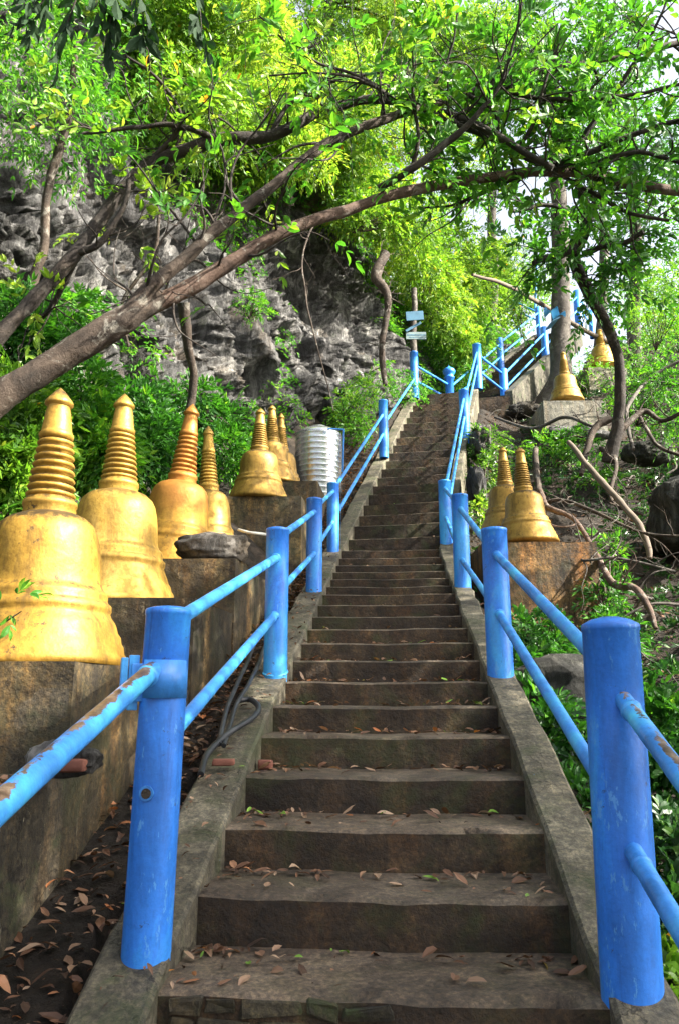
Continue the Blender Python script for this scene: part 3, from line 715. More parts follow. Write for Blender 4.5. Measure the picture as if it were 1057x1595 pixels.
def rbox(name, px0, px1, pyt, zc, depth, hgt, lab, mt, rz=0, seed=0):
    a = P(px0, pyt, zc); b = P(px1, pyt, zc)
    return prism(name, mt, b[0], b[1], b[1]+depth, b[0]-a[0], b[2], b[2]-hgt, None, lab, seed=seed)
rbox('concrete_pedestal', 752, 928, 844, 8.2, 1.5, 1.7, 'orange-stained block right of the stairs under two stupas', M['orangeped'], seed=21)
stupa(808, 695, 848, 48, 8.75, 'front golden stupa of the pair right of the stairs', 'gold', (0, R(-1.5)))
stupa(781, 695, 828, 42, 9.35, 'rear golden stupa of the pair, half hidden on the right block', 'gold', (0, R(-1)))
rbox('concrete_pedestal', 845, 942, 624, 15.3, 1.3, 1.2, 'pale mossy block at the foot of the tall trunk', M['greyped'], seed=22)
stupa(875.5, 547, 627, 27, 15.9, 'small golden stupa on the pale block in front of the tall trunk', 'gold')
rbox('concrete_pedestal', 915, 975, 572, 20.0, 1.4, 1.5, 'distant block half hidden behind the curved dark trunk', M['greyped'], seed=23)
stupa(932, 512, 573, 24, 20.6, 'farthest golden stupa, partly behind leaves by the curved trunk', 'goldclean')

# ------------------------------------------------------------------ tank, signs, hoses, boulders
def mat_simple(name, c, rough=.5, metal=0, bs=.2, sc=30):
    m, t, out = mat(name); v = coords(t, kind='World')
    cc = mixc(t, .5, c, ramp(t, noise(t, sc/4, 6, .65, v), [(.3, (.5,)*3), (.5, (1,)*3), (.7, (1.35,)*3)]), 'MULTIPLY')
    return finish(m, t, out, cc, rough, bump(t, noise(t, sc, 6, .7, v), bs, .005), metal)
M['steel'] = mat_simple('stainless_steel', (.55, .56, .57), .25, .85, .25, 9)
M['hose'] = mat_simple('black_hose', (.02, .022, .026), .42)
M['sign'] = mat_simple('pale_sign_paint', (.20, .27, .27), .6)
M['signblue'] = mat_simple('blue_sign_paint', (.07, .17, .26), .6)
M['cloth'] = mat_simple('blue_plastic', (.03, .16, .32), .35)
M['white'] = mat_simple('white_plastic', (.7, .68, .6), .5)
M['brick'] = mat_simple('red_brick', (.16, .06, .04), .85, 0, .8)
M['wood'] = mat_simple('weathered_wood', (.13, .10, .075), .85, 0, .8, 20)
tb = P(495, 790, 11.4); tk = thing('water_tank', 'silver ribbed steel water tank standing against the cliff', 'water tank', tuple(tb))
Rt = 36/F*11.4; Ht = tb[1]*slope(672)-tb[2]
pr = [(.001, -.6), (Rt, -.6)]
z = -.6
while z < Ht-.16:
    pr += [(Rt, z), (Rt*1.0, z+.052), (Rt*1.012, z+.062), (Rt*1.012, z+.07), (Rt, z+.078)]; z += .085
mb = MB(); mb.lathe(pr, (0, 0, 0), 48); mb.build('tank_body', M['steel'], tk)
mb = MB(); mb.lathe([(Rt, z-.0), (Rt*.97, z+.03), (Rt*.7, z+.09), (Rt*.36, z+.13), (Rt*.35, z+.15), (.001, z+.16)], (0, 0, 0), 48); mb.build('tank_lid', M['steel'], tk)
mb = MB(); a0 = P(510, 668, 11.2); mb.tube(wp(tk, [a0, P(534, 669, 11.2)]), .014, 8); mb.tube(wp(tk, [P(534, 668, 11.2), P(532, 735, 11.2)]), .014, 8); mb.build('inlet_pipe', M['cyan'], tk)

sg = thing('sign_post', 'bark-brown wooden pole with faded blue signboards above the landing', 'sign', tuple(L6.b))
mb = MB(); top0 = L6.b+np.array([0, 0, L6.h-.02]); sp_ = spline([(*top0, .075), (*(top0+[0, .02, .5]), .07), (*(top0+[.04, .03, 1.1]), .066), (*(top0+[.05, .04, 1.6]), .06)], 8, .01)
mb.tube(wp(sg, sp_[:, :3]), sp_[:, 3], 12, 0, .12, True, 3); mb.build('pole', M['barkgrey'], sg)
zc6 = L6.z-.15
for (px, py, wd, ht, ry, mt) in ((647, 523, 31, 12, 0, 'sign'), (645, 492, 27, 15, -4, 'signblue'), (643, 509, 28, 4, -32, 'signblue')):
    mb = MB(); mb.box((0, 0, 0), (wd/F*zc6, .025, ht/F*zc6), Matrix.Rotation(R(ry), 3, 'Y'), 0, .004)
    bd = mb.build('sign_board', M[mt], sg, tuple(wp(sg, P(px, py, zc6))))
    if mt == 'sign':
        mb = MB()
        for i in range(13):
            mb.box((-.18+i*.03, -.0145, .012 if i % 3 else .016), (.014 if i % 2 else .02, .003, .035), None, 0)
        for i in range(10): mb.box((-.14+i*.03, -.0145, -.042), (.016, .003, .018), None, 0)
        mb.build('worn_lettering', M['signblue'], bd)

hs = []
def hose(pts, r, label, matn='hose'):
    s = spline([(*p, r) for p in pts], 10, .006, len(pts)); o0 = s[0, :3]
    mb = MB(); mb.tube(s[:, :3]-o0, s[:, 3], 12, 0, .02); o = mb.build('hose', M[matn], None, tuple(o0)); tag(o, label, 'hose', 'hoses beside the left kerb'); return o
def cp(px, py, dz=.0):                    # point on the ground strip left of the kerb
    b, z = hit_kerb(px, py); return b+np.array([0, 0, dz])
hose([cp(312, 1215, .02), cp(322, 1185, .03), cp(350, 1160, .035), cp(392, 1130, .03), cp(404, 1112, .03), cp(392, 1098, .03), cp(372, 1100, .03)], .014, 'thick black hose curling back beside the left kerb')
hose([cp(340, 1172, .03), cp(352, 1120, .04), cp(372, 1070, .04), cp(384, 1045, .04), cp(398, 1010, .04), cp(410, 985, .03)], .012, 'black hose running up the gully, inner of the two')
hose([cp(348, 1172, .03), cp(366, 1115, .04), cp(388, 1080, .05), cp(400, 1050, .04), cp(415, 1010, .03)], .011, 'thin black hose running up the gully nearest the kerb')
hose([P(372, 825, 6.9), P(385, 829, 6.8), P(400, 831, 6.8), P(415, 833, 6.9)], .013, 'short white pipe sticking out beside the brown block', 'white')

def boulder(c, sz, label, mt='rock', seed=0, grp=None, n=4, name='boulder', cat='rock', box=0):
    import bmesh
    bm = bmesh.new(); bmesh.ops.create_icosphere(bm, subdivisions=n, radius=1)
    V = np.array([v.co for v in bm.verts]); d = 1+.28*fbm(V*1.3+seed*9, 4)+.10*ridged(V*2.6+seed*3, 3)
    V = V*d[:, None]; V = np.sign(V)*np.abs(V)**(.85 if not box else .35); V = V*np.array(sz)
    Fs = [[v.index for v in f.verts] for f in bm.faces]; bm.free()
    o = mesh_np(name, V, Fs, M[mt], smooth=True); o.location = tuple(c); tag(o, label, cat, grp); return o
boulder(P(335, 855, 5.55), (.23, .16, .10), 'dark jagged boulder resting on the block corner before the rusty stupa', seed=1)
boulder(P(98, 1172, 2.5)+np.array([0, 0, -.02]), (.10, .07, .05), 'grey stone lying on the low wall behind the near rail', seed=2, mt='rock')
boulder(P(112, 1192, 2.45), (.045, .03, .02), 'broken red brick piece beside the grey stone on the low wall', 'brick', 3, name='brick_fragment', cat='brick', n=3, box=.9)
def on_step(k, x, y):                     # x from centre, y behind the nosing
    c = ALL[k+7]; h = HD[k+7]; return np.array([c[0]+x*math.cos(h)+y*math.sin(h), c[1]-x*math.sin(h)+y*math.cos(h), c[2]+.004])
boulder(on_step(3, -.53, .25)+[0, 0, .018], (.032, .022, .02), 'small red brick piece in the corner of a lower step', 'brick', 5, name='brick_fragment', cat='brick', n=3, box=.9)
boulder(cp(348, 1195, .02), (.045, .022, .014), 'flat red brick chip on the left kerb below the hoses', 'brick', 6, name='brick_fragment', cat='brick', n=3, box=.9)
for i, (px, py, z, s, lab) in enumerate([(1065, 800, 9.8, (.42, .6, .40), 'large dark boulder at the right picture edge above the roots'), (890, 678, 14.6, (.6, .3, .13), 'flat rock slab below the pale block'),
        (815, 640, 17.0, (.35, .3, .16), 'rock beside the upper end of the stairs'), (885, 1085, 5.2, (.35, .3, .22), 'mossy rock behind the nearest right post'), (1010, 705, 12.4, (.36, .3, .18), 'dark rock under the tangled roots'),
        (745, 690, 13.2, (.16, .4, .3), 'pale rough rock against the outside of the right kerb'), (740, 760, 11.0, (.12, .35, .28), 'lower pale rock against the outside of the right kerb')]):
    boulder(P(px, py, z), s, lab, 'rock' if 'pale' in lab else 'darkrock', seed=20+i)

# ------------------------------------------------------------------ foliage machinery
def unit(v): return v/(np.linalg.norm(v, axis=-1, keepdims=True)+1e-9)
def leaf_mesh(pos, d, nrm, L, wr=.38, big=False, curl=None):
    """pos,d,nrm (n,3), L (n,) -> V,F ; kite folded on its midrib, or an 8-point leaf"""
    side = unit(np.cross(d, nrm)); nrm = unit(np.cross(side, d)); n = len(pos); L = L[:, None]
    if not big:
        V = np.stack([pos, pos+d*L*.45+side*L*wr*.5+nrm*L*.07, pos+d*L-nrm*L*.08, pos+d*L*.45-side*L*wr*.5+nrm*L*.07], 1)
        Fq = np.arange(n*4).reshape(n, 4); return V.reshape(-1, 3), Fq, np.ones(n, int)
    P_ = []
    rows = [(0, 0, 0), (.22, .34, .0), (.5, .5, .02), (.78, .3, .0), (1.0, .0, -.1)]
    for t, w_, z in rows:
        cu = -.12 if curl is None else curl[:, None]; mid = pos+d*L*t+nrm*L*(z+cu*t*t)
        P_ += [mid+side*L*wr*w_+nrm*L*.05*(w_ > 0), mid, mid-side*L*wr*w_+nrm*L*.05*(w_ > 0)]
    V = np.stack(P_, 1); fs = []
    for i in range(4):
        for j in range(2): fs.append([i*3+j, i*3+j+1, (i+1)*3+j+1, (i+1)*3+j])
    Fq = (np.arange(n)[:, None, None]*15+np.array(fs)[None]).reshape(-1, 4)
    return V.reshape(-1, 3), Fq, np.full(n, 8)
def sprays(org, dr, slen, npair, L, wr=.38, rg=None, droop=.35, big=False, flat=.6, tint0=None, tv=.22):
    rg = rg or rng; n = len(org)
    up = unit(np.array([0, 0, 1.0])*flat+rg.normal(0, .45, (n, 3)))
    dr = unit(dr); side = unit(np.cross(dr, up)); up = np.cross(side, dr)
    ts = (np.arange(npair)+.6)/npair
    A = []; D = []; U = []; T = []
    base_t = rg.random(n) if tint0 is None else tint0
    sl = slen*rg.uniform(.6, 1.25, n)
    for t in ts:
        for s in (-1, 1):
            p = org+dr*(sl*t)[:, None]+np.array([0, 0, -1.0])*(droop*sl*t*t)[:, None]
            ang = R(55)-R(25)*t+rg.normal(0, .2, n)
            d = dr*np.cos(ang)[:, None]+side*(s*np.sin(ang))[:, None]+np.array([0, 0, -1.0])*(droop*.7*rg.random(n))[:, None]
            A.append(p); D.append(unit(d)); U.append(unit(up+rg.normal(0, .35, (n, 3)))); T.append(np.clip(base_t+rg.normal(0, tv, n), 0, 1))
    A.append(org+dr*sl[:, None]+np.array([0, 0, -1.0])*(droop*sl)[:, None]); D.append(unit(dr-np.array([0, 0, droop]))); U.append(up); T.append(base_t)
    A, D, U, T = map(np.concatenate, (A, D, U, T)); T = np.where(rg.random(len(T)) < .004, 1.0, np.minimum(T, .985))
    LL = L*rg.uniform(.6, 1.2, len(A))
    V, Fq, rep = leaf_mesh(A, D, U, LL, wr, big)
    return V, Fq, np.repeat(T, rep)
def blob_points(c, r, n, rg, shell=.55):
    d = unit(rg.normal(0, 1, (n, 3))); rad = (shell+(1-shell)*rg.random(n)**.6)
    bump_ = 1+.35*fbm(d*2.3+np.array(c)*.7, 2)
    return np.array(c)+d*(rad*bump_)[:, None]*np.array(r), d
class Fol:
    """collects leaves, then one mesh"""
    def __init__(s, seed=1): s.V = []; s.F = []; s.T = []; s.n = 0; s.rg = np.random.default_rng(seed)
    def put(s, V, Fq, T): s.V.append(V); s.F.append(Fq+s.n); s.T.append(T); s.n += len(V)
    def blob(s, c, r, n, slen=.3, npair=4, L=.1, shell=.4, tint=.5, **kw):
        if np.isscalar(r): r = (r, r, r)
        o, d = blob_points(c, r, n, s.rg, shell)
        t0 = np.clip(tint-.05+.38*vnoise(o*.9+3)+s.rg.normal(0, .1, n), 0, 1)
        s.put(*sprays(o, d+s.rg.normal(0, .6, (n, 3)), slen, npair, L, rg=s.rg, tint0=t0, **kw)); return s
    def at(s, o, d, slen=.3, npair=4, L=.1, tint=.5, **kw):
        n = len(o); t0 = np.clip(tint+.2*vnoise(o*1.3+3)+s.rg.normal(0, .08, n), 0, 1)
        s.put(*sprays(o, d, slen, npair, L, rg=s.rg, tint0=t0, **kw)); return s
    def build(s, name, m, parent=None, off=None):
        V = np.concatenate(s.V); 
        if parent is not None: V = V-np.array(parent.location)
        return mesh_np(name, V, np.concatenate(s.F), m, parent, False, np.concatenate(s.T))
KR = 1.0
def PP(rows):                              # rows (px,py,zc,rpx) -> xyz r
    return [(*P(a, b, c), KR*r/F*c) for a, b, c, r in rows]
def twigs(mb, pts, n, rg, ln=(.3, .9), r0=.012, spread=.9, up=.1, lead=None, tips=None, sub=2):
    """random side twigs leaving spline points"""
    for i in range(n):
        k = rg.integers(1, len(pts)-1); p = pts[k, :3]; t = unit(pts[min(k+1, len(pts)-1), :3]-pts[k-1, :3])
        d = unit(t*.5+rg.normal(0, spread, 3)+np.array([0, 0, up])); l = rg.uniform(*ln)
        q = [(*p, min(r0, pts[k, 3]*.6))]; cur = p.copy(); dd = d.copy(); m = 5
        for j in range(1, m+1):
            dd = unit(dd+rg.normal(0, .28, 3)+np.array([0, 0, .03])); cur = cur+dd*l/m; q.append((*cur, min(r0, pts[k, 3]*.6)*(1-j/m*.85)))
        s = spline(q, 3); mb.tube(s[:, :3], s[:, 3], 5, 0, 0, False)
        if tips is not None:
            for j in range(3, len(s), 3): tips.append((s[j, :3], dd.copy()))
        if sub:
            twigs(mb, s, sub, rg, (ln[0]*.45, ln[1]*.5), r0*.5, spread, up, None, tips, 0)

# ---- leaning tree with two limbs across the stairs
KR = .63
T1 = thing('leaning_tree', 'thick brown tree leaning in from the left with two long limbs over the stairs', 'tree', tuple(P(-150, 760, 5.2)))
mb = MB(); r_ = np.random.default_rng(11)
tr = limb(mb, [(*wp(T1, p[:3]), p[3]) for p in PP([(-150, 770, 5.2, 48), (-60, 675, 5.3, 42), (0, 620, 5.4, 36), (70, 575, 5.5, 34), (140, 530, 5.6, 33), (205, 490, 5.7, 32), (250, 462, 5.8, 22)])], 12, 18, .0, .12, 3)
mb.build('trunk', M['bark'], T1)
mb = MB(); lb = limb(mb, [(*wp(T1, p[:3]), p[3]) for p in PP([(195, 495, 5.7, 24), (235, 475, 5.8, 23), (300, 442, 5.9, 21), (370, 400, 6.0, 18), (440, 362, 6.1, 15.5), (530, 330, 6.3, 14), (620, 300, 6.5, 13), (720, 282, 6.8, 12.5), (830, 268, 7.0, 12), (910, 272, 7.2, 12.5), (980, 288, 7.4, 12.5), (1080, 302, 7.6, 12)])], 10, 14, .015, .10, 5)
mb.build('limb', M['barkred'], T1)
mb = MB(); la = limb(mb, [(*wp(T1, p[:3]), p[3]) for p in PP([(190, 500, 5.65, 22), (230, 455, 5.7, 19), (300, 392, 5.8, 16), (350, 345, 5.9, 14), (430, 285, 6.0, 13), (510, 225, 6.2, 12), (600, 185, 6.4, 11), (650, 172, 6.6, 10), (720, 148, 6.8, 9), (790, 122, 7.0, 10), (880, 102, 7.2, 9), (980, 85, 7.4, 8), (1090, 62, 7.6, 7)])], 10, 14, .015, .12, 6)
mb.build('limb', M['bark'], T1)
tips = []; mb = MB()
sec = [[(640, 172, 6.6, 7), (700, 190, 6.7, 7), (760, 215, 6.8, 7), (830, 245, 6.9, 7), (870, 268, 7.0, 7)], [(590, 300, 6.4, 8), (640, 265, 6.3, 10), (690, 225, 6.3, 9), (750, 170, 6.2, 6), (790, 90, 6.1, 4), (810, 0, 6.0, 3)],
       [(640, 268, 6.4, 7), (648, 220, 6.4, 5), (640, 160, 6.4, 4), (640, 80, 6.3, 3)], [(640, 175, 6.6, 5), (560, 120, 6.4, 4), (470, 80, 6.2, 3), (400, 20, 6, 2)], [(620, 160, 6.6, 5), (520, 115, 6.3, 3), (420, 118, 6.2, 2)],
       [(640, 170, 6.6, 4), (690, 90, 6.5, 3), (710, 20, 6.4, 2)], [(860, 265, 7.1, 9), (900, 240, 7.0, 8), (960, 220, 6.9, 7), (1060, 190, 6.8, 6)], [(870, 270, 7.1, 8), (920, 200, 7.0, 7), (970, 130, 6.9, 6), (1010, 60, 6.8, 4), (1040, -20, 6.7, 3)],
       [(830, 268, 7.1, 5), (760, 300, 7.2, 5), (700, 325, 7.3, 3), (650, 325, 7.3, 2)], [(880, 275, 7.2, 5), (960, 320, 7.2, 5), (1040, 345, 7.2, 4)], [(800, 245, 6.9, 5), (830, 200, 6.8, 5), (850, 140, 6.7, 4), (880, 60, 6.6, 3)],
       [(720, 148, 6.8, 5), (765, 180, 6.8, 5), (770, 250, 6.9, 4)], [(740, 140, 6.8, 6), (900, 160, 6.7, 5), (1060, 130, 6.6, 4)], [(880, 270, 7.1, 7), (940, 250, 6.9, 6), (1000, 240, 6.8, 5), (1070, 260, 6.8, 5)]]
sec_s = []
for i, q in enumerate(sec):
    sec_s.append(limb(mb, [(*wp(T1, p[:3]), p[3]) for p in PP(q)], 8, 8, .04, .1, 40+i))
for s in sec_s: twigs(mb, s, 9, r_, (.35, 1.1), .012, .8, .15, None, tips)
twigs(mb, la, 26, r_, (.5, 1.3), .014, .8, .35, None, tips); twigs(mb, lb, 16, r_, (.4, 1.1), .012, .8, .3, None, tips)
mb.build('branches', M['barkdark'], T1)
tp = np.array([t[0] for t in tips])+np.array(T1.location); td = np.array([t[1] for t in tips])
keep = np.ones(len(tp), bool)
# picture row/column of each tip, used to set how leafy each part of the crown is
zc_t = tp[:, 1]*CP+tp[:, 2]*SP; tpx = CX+tp[:, 0]/zc_t*F; tpy = CY-(tp[:, 2]*CP-tp[:, 1]*SP)/zc_t*F
pr_ = np.where(tpx > 620, .40, .17)*np.where(tpy > 300, .45, 1); keep = r_.random(len(tp)) < pr_
f = Fol(21); f.at(tp[keep], td[keep], .24, 3, .105, .55, droop=.5, big=True, wr=.42)
f.build('crown', M['leafG'], T1)

# ---- second leaning tree (thin dark limb)
KR = .92
T2 = thing('leaning_tree', 'slender dark tree arching from the left edge above the thick leaning trunk', 'tree', tuple(P(-60, 590, 6.2)))
mb = MB()
s2 = limb(mb, [(*wp(T2, p[:3]), p[3]) for p in PP([(-60, 600, 6.2, 15), (0, 522, 6.3, 13), (50, 470, 6.4, 12), (110, 405, 6.5, 12), (150, 350, 6.6, 11), (190, 300, 6.7, 11), (240, 250, 6.8, 11), (300, 230, 6.8, 11), (350, 216, 6.8, 11), (420, 212, 6.9, 10), (455, 200, 6.9, 9), (500, 175, 7.0, 8), (560, 158, 7.1, 7), (620, 158, 7.0, 7), (700, 178, 6.8, 6.5), (770, 212, 6.6, 6), (860, 262, 6.5, 5)])], 8, 12, .012, .12, 8)
mb.build('trunk', M['barkdark'], T2)
tips = []; mb = MB()
for i, q in enumerate([[(350, 220, 6.8, 6), (300, 200, 6.7, 5), (240, 190, 6.6, 4), (130, 205, 6.5, 3)], [(120, 395, 6.5, 8), (160, 380, 6.5, 6), (195, 320, 6.5, 5), (200, 280, 6.5, 4)], [(280, 236, 6.8, 6), (275, 190, 6.8, 4), (310, 165, 6.8, 3), (340, 150, 6.8, 2)],
                      [(420, 212, 6.9, 5), (460, 150, 6.9, 4), (530, 120, 6.9, 3), (600, 110, 6.9, 2)], [(240, 250, 6.8, 5), (280, 190, 6.7, 4), (250, 130, 6.6, 3), (200, 90, 6.5, 2)], [(120, 400, 6.5, 6), (90, 460, 6.6, 5), (60, 500, 6.7, 4)]]):
    twigs(mb, limb(mb, [(*wp(T2, p[:3]), p[3]) for p in PP(q)], 6, 7, .03, .1, 60+i), 8, r_, (.3, .9), .009, .8, .15, None, tips)
twigs(mb, s2[60:], 30, r_, (.4, 1.2), .011, .8, .4, None, tips); mb.build('branches', M['barkdark'], T2)
tp = np.array([t[0] for t in tips])+np.array(T2.location); td = np.array([t[1] for t in tips]); keep = r_.random(len(tp)) < .22
f = Fol(22); f.at(tp[keep], td[keep], .22, 3, .10, .6, droop=.5, big=True, wr=.4); f.build('crown', M['leafY'], T2)

# ---- thin leaning trunk at far left
KR = .8
T3 = thing('thin_tree', 'thin brown trunk with a kink at the left edge in front of pale rock', 'tree', tuple(P(40, 470, 8.2)))
mb = MB(); limb(mb, [(*wp(T3, p[:3]), p[3]) for p in PP([(45, 600, 8.2, 11), (52, 440, 8.2, 10), (68, 380, 8.2, 9), (78, 290, 8.2, 8), (95, 235, 8.2, 9), (110, 160, 8.2, 7), (118, 60, 8.2, 5)])], 8, 10, .03, .1, 9)
mb.build('trunk', M['bark'], T3)
f = Fol(23)
for c, r in ((P(60, 170, 8.4), .8), (P(100, 60, 8.2), .9), (P(10, 90, 8.0), .8)): f.blob(c, r, 260, .25, 3, .09, tint=.6)
f.build('crown', M['leafG'], T3)

# ---- curved dark tree on the right
KR = .9
T4 = thing('curved_tree', 'dark S-curved trunk rising from the roots on the right slope', 'tree', tuple(P(950, 690, 11)))
mb = MB(); c4 = limb(mb, [(*wp(T4, p[:3]), p[3]) for p in PP([(948, 720, 11, 14), (962, 660, 11, 10), (965, 600, 11, 9), (960, 545, 11, 9), (935, 490, 11, 10), (905, 435, 10.8, 10), (893, 395, 10.6, 11), (905, 365, 10.4, 12), (912, 330, 10.2, 9), (900, 290, 10, 7)])], 10, 14, .01, .1, 10)
mb.build('trunk', M['barkdark'], T4)
tips = []; mb = MB()
for i, q in enumerate([[(900, 390, 10.5, 8), (860, 402, 10.3, 6), (830, 410, 10.1, 4)], [(905, 395, 10.5, 6), (935, 385, 10.4, 5), (970, 380, 10.2, 5), (1000, 362, 10, 4)], [(905, 350, 10.2, 7), (940, 300, 10, 5), (1000, 280, 9.8, 4)], [(905, 340, 10.2, 6), (860, 320, 9.9, 4), (800, 330, 9.6, 3)], [(900, 430, 10.7, 4), (925, 440, 10.8, 3), (955, 420, 10.8, 2)]]):
    twigs(mb, limb(mb, [(*wp(T4, p[:3]), p[3]) for p in PP(q)], 6, 8, .05, .1, 70+i), 10, r_, (.4, 1.2), .012, .8, .0, None, tips)
mb.build('branches', M['barkdark'], T4)
tp = np.array([t[0] for t in tips])+np.array(T4.location); td = np.array([t[1] for t in tips])
keep = r_.random(len(tp)) < .55; f = Fol(24); f.at(tp[keep], td[keep], .24, 3, .11, .45, droop=.6, big=True, wr=.45); f.build('crown', M['leafG'], T4)

KR = 1.0
# ---- tall straight trunk
def tall_tree(rows, label, mt, blobs, lm, seed, sides=14, L=.16, n=260, tint=.5, slen=.4, name='tall_tree'):
    base = P(*rows[0][:3]); t = thing(name, label, 'tree', tuple(base))
    mb = MB(); limb(mb, [(*wp(t, p[:3]), p[3]) for p in PP(rows)], 8, sides, .02, .10, seed)
    rg = np.random.default_rng(seed); top = wp(t, P(*rows[-1][:3])); mid = wp(t, P(*rows[len(rows)//2][:3]))
    mb.build('trunk', M[mt], t)
    if blobs:
        mb = MB()
        for (px, py, zc, rr) in blobs:
            c = wp(t, P(px, py, zc)); a = mid+(top-mid)*rg.uniform(.2, 1)
            q = [(*a, .05), (*((a+c)/2+rg.normal(0, .25, 3)), .035), (*c, .015)]; s = limb(mb, q, 6, 6, .05, .1, seed+3)
        mb.build('branches', M[mt], t)
        f = Fol(seed)
        for (px, py, zc, rr) in blobs:
            r = rr/F*zc; f.blob(P(px, py, zc), (r, r, r*.8), int(n*(rr/60)**1.6), slen, 3, L, .3, tint, droop=.4)
        f.build('crown', M[lm], t)
    return t
tall_tree([(852, 660, 19.2, 34), (862, 620, 19.2, 24), (872, 580, 19.2, 17), (873, 520, 19.3, 15), (873, 450, 19.3, 14.5), (873, 400, 19.4, 14), (868, 300, 19.4, 12), (862, 180, 19.4, 10), (860, 40, 19.4, 8)],
          'tall straight grey trunk behind the pale block stupa', 'barkgrey', [(910, 200, 19.8, 65), (800, 130, 19, 60), (950, 90, 19, 70), (860, 10, 19, 80)], 'leafG', 31)
tall_tree([(985, 620, 22, 14), (988, 560, 22, 12), (985, 480, 22, 10), (990, 380, 22, 9), (980, 200, 22, 8)], 'pale mottled trunk near the right edge beyond the slope', 'barkgrey', [(1010, 320, 22, 50), (1050, 420, 21, 45), (1030, 200, 21, 60)], 'leafG', 32)
tall_tree([(930, 560, 25, 8), (938, 470, 25, 7), (940, 380, 25, 7), (935, 250, 25, 6)], 'slender pale trunk between the tall trunk and the right edge', 'barkgrey', [(965, 430, 24, 26), (930, 180, 24, 50)], 'leafG', 33)
tall_tree([(765, 500, 26, 8), (768, 420, 26, 8), (765, 340, 26, 7), (770, 200, 26, 7)], 'pale trunk half hidden by leaves above the upper flight', 'barkgrey', [(730, 270, 26, 60), (770, 120, 26, 60), (700, 180, 26, 60)], 'leafY', 34)
# trees above the cliff
bgs = [(60, 130, 13, 130, 'leafG', .75, 'bright green tree filling the upper left corner'), (230, 90, 14, 130, 'leafY', .55, 'yellow-green tree above the left limb of the leaning tree'), (380, 60, 15, 130, 'leafY', .6, 'yellow-green tree above the cliff, left of centre'),
       (520, 90, 17, 140, 'leafY', .62, 'sunlit yellow-green tree above the middle of the cliff'), (650, 60, 20, 120, 'leafY', .5, 'pale green tree behind the crossing branches'), (430, 225, 15, 60, 'leafY', .75, 'brightest yellow low tree on the rim of the cliff'),
       (560, 255, 17, 60, 'leafY', .8, 'yellow tree at the cliff rim below the crossing branches'), (290, 170, 13.5, 75, 'leafY', .4, 'mid green tree on the cliff rim behind the dark limb')]
for i, (px, py, zc, rr, lm, ti, lab) in enumerate(bgs):
    rg = np.random.default_rng(300+i); bl = [(px+rg.normal(0, rr*.55), py+rg.normal(0, rr*.5), zc+rg.normal(0, .8), rr*rg.uniform(.45, .7)) for _ in range(8)]
    tall_tree([(px+20, py+rr*1.6, zc+.5, 9), (px+10, py+rr*.8, zc+.3, 7), (px, py, zc, 6), (px-10, py-rr, zc, 4)], lab, 'bark', bl, lm, 310+i, 8, .105, 620, ti, .30, 'rim_tree')

# ---- cascading foliage right of the cliff
def shrub(label, blobs, lm, seed, L=.09, n=200, tint=.5, slen=.25, grp='shrubs on the slopes', npair=4, wr=.38, big=False, droop=.45):
    c = P(blobs[0][0], blobs[0][1]+blobs[0][3], blobs[0][2]); t = thing('shrub', label, 'shrub', tuple(c), 0, grp)
    mb = MB(); rg = np.random.default_rng(seed); f = Fol(seed)
    for (px, py, zc, rr) in blobs:
        r = rr/F*zc; q = P(px, py, zc)-c
        for j in range(5):
            e_ = q+rg.normal(0, r*.5, 3); s = spline([(0, 0, -.1, .012), (*(e_*.5+rg.normal(0, r*.15, 3)), .008), (*e_, .003)], 4); mb.tube(s[:, :3], s[:, 3], 5)
        f.blob(q+c, (r, r, r), int(n*(rr/50)**1.5), slen, npair, L, .2, tint, wr=wr, big=big, droop=droop)
    mb.build('stems', M['bark'], t); f.build('foliage', M[lm], t); return t
shrub('large yellow-green bush spilling over rock behind the sign pole', [(660, 430, 19, 60), (710, 400, 20, 60), (690, 480, 19, 45), (740, 460, 20.5, 45), (720, 530, 19.5, 35), (640, 390, 18, 45), (760, 410, 22, 40)], 'leafY', 401, .11, 420, .6)
shrub('green bush filling the gap behind the landing newel post', [(705, 545, 19.6, 32), (730, 575, 19.4, 25), (745, 520, 20, 25)], 'leafG', 402, .1, 420, .75)
shrub('yellow-green bush at the cliff rim behind the long limbs', [(550, 320, 16, 36), (600, 340, 16.5, 36), (640, 330, 17, 45)], 'leafY', 403, .11, 380, .55)
shrub('bright bush beyond the upper flight against the sky', [(810, 470, 29, 35), (790, 440, 30, 35), (850, 430, 32, 30), (800, 400, 32, 35)], 'leafY', 404, .16, 300, .5, .4)
shrub('green bush on the ledge between the cliff and the left railing', [(545, 640, 14, 28), (570, 610, 14.5, 24), (560, 670, 13.6, 14)], 'leafG', 405, .08, 330, .8)
shrub('small tuft of leaves growing on the bare cliff face', [(390, 470, 11.5, 18), (405, 480, 11.5, 12)], 'leafG', 406, .06, 260, .7, .15)
for i, (lab, bl, lm, ti) in enumerate([
    ('leafy green shrub at the left edge under the leaning trunk', [(20, 500, 7.5, 40), (70, 535, 7.6, 38), (110, 480, 8, 26)], 'leafG', .6),
    ('pale green shrub beside the spire of the largest stupa', [(20, 640, 6.2, 55), (30, 710, 6.0, 45), (10, 740, 5.8, 35)], 'leafY', .35),
    ('dark green shrub between the two nearest stupa spires', [(135, 610, 7.4, 36), (150, 670, 7.2, 34), (160, 710, 7, 30)], 'leafG', .45),
    ('dark green shrub behind the leaning rust-spired stupa', [(215, 640, 8.4, 34), (245, 680, 8.2, 30), (225, 710, 8, 30)], 'leafG', .4),
    ('green shrub climbing the cliff foot left of the stupa trio', [(300, 620, 9.6, 24), (350, 655, 9.8, 24), (350, 700, 9.4, 28), (280, 690, 9.4, 26)], 'leafG', .5)]):
    shrub(lab, bl, lm, 420+i, .10, 330, ti, .28)
